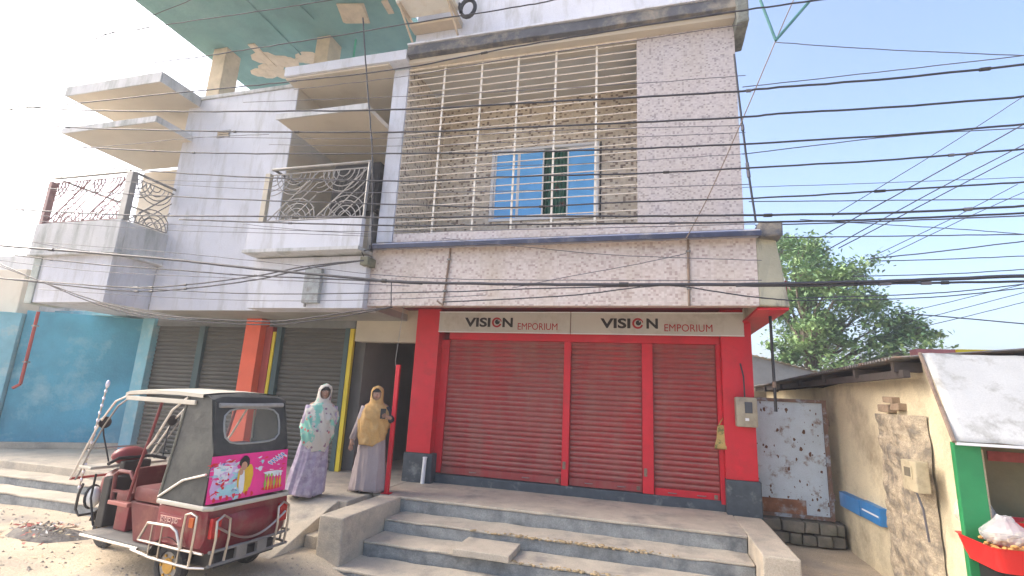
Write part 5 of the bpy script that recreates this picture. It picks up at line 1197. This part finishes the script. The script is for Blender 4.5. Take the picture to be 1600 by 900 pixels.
cable('second thick cable from the top at the right edge, below the canopy front', [(0, 188), (130, 200), (400, 206), (640, 206), (800, 200), (1000, 191), (1150, 184), (1230, 177), (1400, 167), (1600, 151)], 3.4, 5.5)
cable('third thick cable from the top at the right edge, crossing the top of blue window', [(0, 221), (240, 236), (400, 240), (640, 240), (800, 238), (1000, 232), (1160, 225), (1400, 211), (1600, 194)], 3.2, 5.5)
cable('cable crossing the blue window a third of the way down', [(0, 248), (200, 265), (400, 277), (640, 283), (800, 276), (1000, 271), (1160, 263), (1400, 249), (1600, 233)], 3.0, 5.5)
cable('cable crossing the lower part of the blue window and the dark fan unit', [(0, 289), (200, 303), (400, 313), (640, 320), (800, 324), (1000, 315), (1200, 309), (1400, 297), (1600, 285)], 2.8, 5.5)
cable('thick cable along the bottom edge of the blue window', [(0, 326), (200, 336), (400, 338), (640, 340), (800, 338), (1000, 338), (1200, 336), (1400, 332), (1600, 322)], 3.6, 5.5)
cable('cable just above the navy ledge of the tiled fascia', [(280, 343), (400, 347), (640, 353), (800, 351), (1000, 349), (1200, 347), (1400, 342), (1600, 333)], 3.2, 5.6, ext=(False, True))
cable('thickest double cable running across the middle of the pink tiled fascia', [(0, 384), (250, 404), (400, 420), (560, 435), (640, 441), (800, 444), (1000, 445), (1200, 444), (1400, 439), (1600, 431)], 5.4, 5.4)
cable('cable joining the thickest one from just beneath, over the sky at right', [(1150, 447), (1300, 446), (1400, 443), (1600, 440)], 3.4, 5.4, ext=(False, True))
cable('cable under the left balcony sloping down toward the junction box', [(0, 396), (140, 412), (300, 424), (400, 431), (560, 438), (660, 444)], 2.8, 5.4, ext=(True, False))
for q, (dy, lab) in enumerate(((0, 'upper strand of the slack bundle sagging to the junction box'), (6, 'lower strand of the slack bundle sagging to the junction box'))):
    cable(lab, [(0, 435), (70, 440+dy*.4), (200, 449+dy), (290, 445+dy), (400, 431+dy), (480, 416+dy*.6), (568, 407)], 3.2, 6.2, ext=(True, False))
cable('thin cable crossing the lower third of pink fascia from the left balcony', [(60, 440), (200, 449), (400, 459), (700, 456), (800, 452), (1000, 447)], 2.2, 5.4, ext=(False, False))
for q, (dy, lab) in enumerate(((0, 'upper strand drooping along the soffit above the grey shutters'), (5, 'lower strand drooping along the soffit above the grey shutters'))):
    cable(lab, [(60, 438), (157, 472+dy), (253, 493+dy), (400, 502+dy), (467, 499+dy), (543, 488+dy), (613, 480)], 2.6, 6.0, ext=(True, False))
cable('slack cable drooping over the lower pink fascia above the shop sign', [(692, 472), (800, 467), (900, 461), (1000, 449), (1060, 447), (1160, 462), (1240, 470)], 2.2, 6.6, ext=(False, False))
cable('faint thin wire arcing across the upper pink fascia', [(690, 372), (800, 384), (950, 398), (1070, 403), (1190, 407)], 1.3, 6.7, K, ext=(False, False))
cable('faint thin wire rising across the pink fascia to the second pipe', [(800, 450), (900, 430), (1000, 412), (1072, 396)], 1.3, 6.7, K, ext=(False, False))
thin = [
 ('hair-thin wire just under the second thick cable, over the barred balcony', [(300, 214), (600, 216), (900, 203), (1160, 196)], 1.3),
 ('hair-thin wire across the wing wall above the middle railing', [(0, 270), (200, 284), (430, 297), (620, 301), (900, 296), (1170, 288)], 1.4),
 ('hair-thin wire across the barred balcony just above the blue window', [(420, 226), (640, 228), (900, 218), (1165, 207)], 1.2),
 ('hair-thin wire under the thick cable at the foot of the blue window', [(0, 333), (300, 352), (560, 362), (900, 357), (1180, 350)], 1.5),
 ('hair-thin wire along the top of the middle parapet', [(0, 341), (250, 359), (420, 364), (579, 369)], 1.3),
 ('hair-thin wire close above the thickest cable on the pink fascia', [(0, 374), (250, 393), (420, 410), (640, 433), (900, 438), (1190, 438)], 1.4),
 ('hair-thin wire crossing the bay below the left parapet', [(0, 407), (150, 424), (330, 433), (480, 440), (640, 447)], 1.5),
 ('hair-thin wire low on the white lower wall', [(60, 452), (250, 464), (420, 470), (600, 468), (760, 461)], 1.3),
 ('hair-thin wire over the grille top following the roof band', [(460, 140), (640, 118), (820, 88), (1000, 62), (1160, 38)], 1.4),
 ('hair-thin wire crossing the upper grille and tiled panel', [(380, 160), (640, 150), (820, 141), (1000, 130), (1165, 118)], 1.3),
 ('hair-thin wire over the middle of the tiled upper panel', [(700, 262), (900, 256), (1060, 247), (1165, 240)], 1.2),
 ('thin wire from the teal bracket to the right edge', [(1212, 66), (1370, 77), (1600, 87)], 1.5),
 ('thin wire just above the topmost thick cable at right', [(1160, 136), (1370, 113), (1600, 87)], 1.6),
 ('thin wire under the third thick cable over the sky', [(1160, 241), (1400, 213), (1600, 200)], 1.6),
 ('faint slanting wire ending highest on the right edge', [(1300, 338), (1477, 230), (1600, 150)], 1.2),
 ('upper slanting wire above the tree, nearly touching third thick cable', [(1290, 366), (1413, 298), (1600, 194)], 1.8),
 ('slanting wire above the tree, upper of the close pair', [(1290, 392), (1457, 300), (1600, 226)], 1.6),
 ('slanting wire above the tree, lower of the close pair', [(1310, 388), (1480, 300), (1600, 238)], 1.6),
 ('thin level wire above the tree top', [(1170, 315), (1400, 313), (1600, 311)], 1.6),
 ('thin level wire touching the top of the tree crown', [(1225, 371), (1400, 369), (1600, 366)], 1.8),
 ('thin wire rising right from the middle of the crown', [(1360, 404), (1450, 395), (1600, 377)], 1.8),
 ('thin level wire leaving the crown below the rising one', [(1360, 408), (1480, 405), (1600, 400)], 1.5),
 ('thin wire just above the thickest cable at right', [(1330, 432), (1480, 428), (1600, 421)], 1.5),
 ('upper wire under the thickest cable, right of the tree', [(1240, 466), (1400, 461), (1500, 455), (1600, 444)], 1.6),
 ('lower wire under the thickest cable, right of the tree', [(1240, 470), (1400, 467), (1500, 461), (1600, 450)], 1.6),
 ('thin wire sloping down to the right beside the tree', [(1415, 490), (1490, 496), (1600, 506)], 1.7),
 ('faint wire rising right, topmost of three low ones', [(1400, 492), (1500, 468), (1600, 444)], 1.0),
 ('faint wire rising right, middle of three low ones', [(1420, 503), (1500, 483), (1600, 457)], 1.0),
 ('faint wire rising right, lowest of three low ones', [(1430, 513), (1520, 492), (1600, 472)], 1.0),
 ('thin wire close above the thick pair over the tree top', [(1250, 343), (1400, 352), (1500, 358), (1600, 366)], 1.3),
 ('faint steep wire over the sky between crown and right edge', [(1360, 402), (1480, 345), (1590, 288)], 1.1),
 ('faint steep wire next right of the first steep one', [(1385, 400), (1500, 345), (1600, 300)], 1.1),
 ('thin wire fourth from top, under the level wire at right', [(1160, 293), (1400, 285), (1600, 277)], 1.0),
 ('thin grey wire doubling the cable above the navy ledge, over the sky', [(1180, 352), (1380, 346), (1600, 337)], 2.2),
 ('faint wire near the top left corner, above the purple slanting cable', [(0, 92), (100, 70), (250, 40)], 1.0),
 ('faint wire below the top left slanting cable', [(0, 107), (150, 85), (290, 69)], 1.1),
 ('faint level wire left of the raw concrete column', [(0, 131), (150, 119), (320, 106)], 1.2),
 ('faint wire meeting the lower left canopy from below', [(0, 239), (150, 230), (310, 215), (420, 210)], 1.3),
 ('faint wire crossing the white wing wall below its vent', [(230, 282), (400, 284), (560, 282)], 1.2),
 ('thin wire across the left parapet, sloping down right', [(0, 366), (60, 380), (140, 393)], 1.8),
 ('faint wire under the middle balcony parapet', [(380, 350), (480, 360), (579, 366)], 1.2),
]
for lab, pts, w_ in thin:
    far = pts[0][0] > 1100
    cable(lab, pts, w_, 9.5 if far else 5.7, K, group='thin wires', ext=(pts[0][0] <= 0, pts[-1][0] >= 1600))
cable('black drop wire hanging from the teal slab down past the middle balcony', [(567, 28), (573, 120), (582, 250), (580, 388)], 3.2, 6.4, ext=(False, False))
cable('thin rope running from the top edge down to the second fascia pipe', [(1242, -5), (1212, 64), (1163, 180), (1110, 300), (1072, 373)], 1.8, 6.75, mat('old_rope', (.22, .17, .13), .9), ext=(True, False))
cable('dark conduit dropping down the right corner of the tiled upper wall', [(1147, 85), (1156, 165), (1168, 260), (1181, 347)], 3.6, 6.95, ext=(False, False))
cable('short vertical wire joining two cables left on the pink fascia', [(612, 439), (611, 480)], 2.0, 5.42, ext=(False, False))
# teal bracket at the top right
br = thing('pipe_bracket', 'teal painted V of steel pipes reaching down from the top edge at right', 'bracket', (0, 0, 0))
a, c, d = atY(1212, 63, 6.7), atY(1184, -10, 6.7), atY(1275, -10, 6.7)
br.location = a; ORG[br] = tuple(a); MT = mat('teal_pipe', (.05, .17, .17), .5, .15, 6, .05)
MB().tube([a, c, c+(c-a)*1.5], .02, 8).build('pipe', MT, br); MB().tube([a, d, d+(d-a)*1.2], .022, 8).build('pipe', MT, br)

# ------------------------------------------------------------------ haze (hazy winter air)
hz = MB().box(-130, 130, -60, 180, -1.5, 14.5).build('haze', [])
hm = bpy.data.materials.new('haze'); hm.use_nodes = True; nt = hm.node_tree
for n_ in list(nt.nodes):
    if n_.type != 'OUTPUT_MATERIAL': nt.nodes.remove(n_)
vp_ = nt.nodes.new('ShaderNodeVolumePrincipled'); vp_.inputs['Color'].default_value = (.93, .95, 1, 1); vp_.inputs['Density'].default_value = .0035; vp_.inputs['Anisotropy'].default_value = .3
nt.links.new(vp_.outputs[0], [n_ for n_ in nt.nodes if n_.type == 'OUTPUT_MATERIAL'][0].inputs['Volume'])
hz.data.materials.clear(); hz.data.materials.append(hm); hz['kind'] = 'stuff'; hz['label'] = 'pale hazy air over the whole street'; hz['category'] = 'haze'
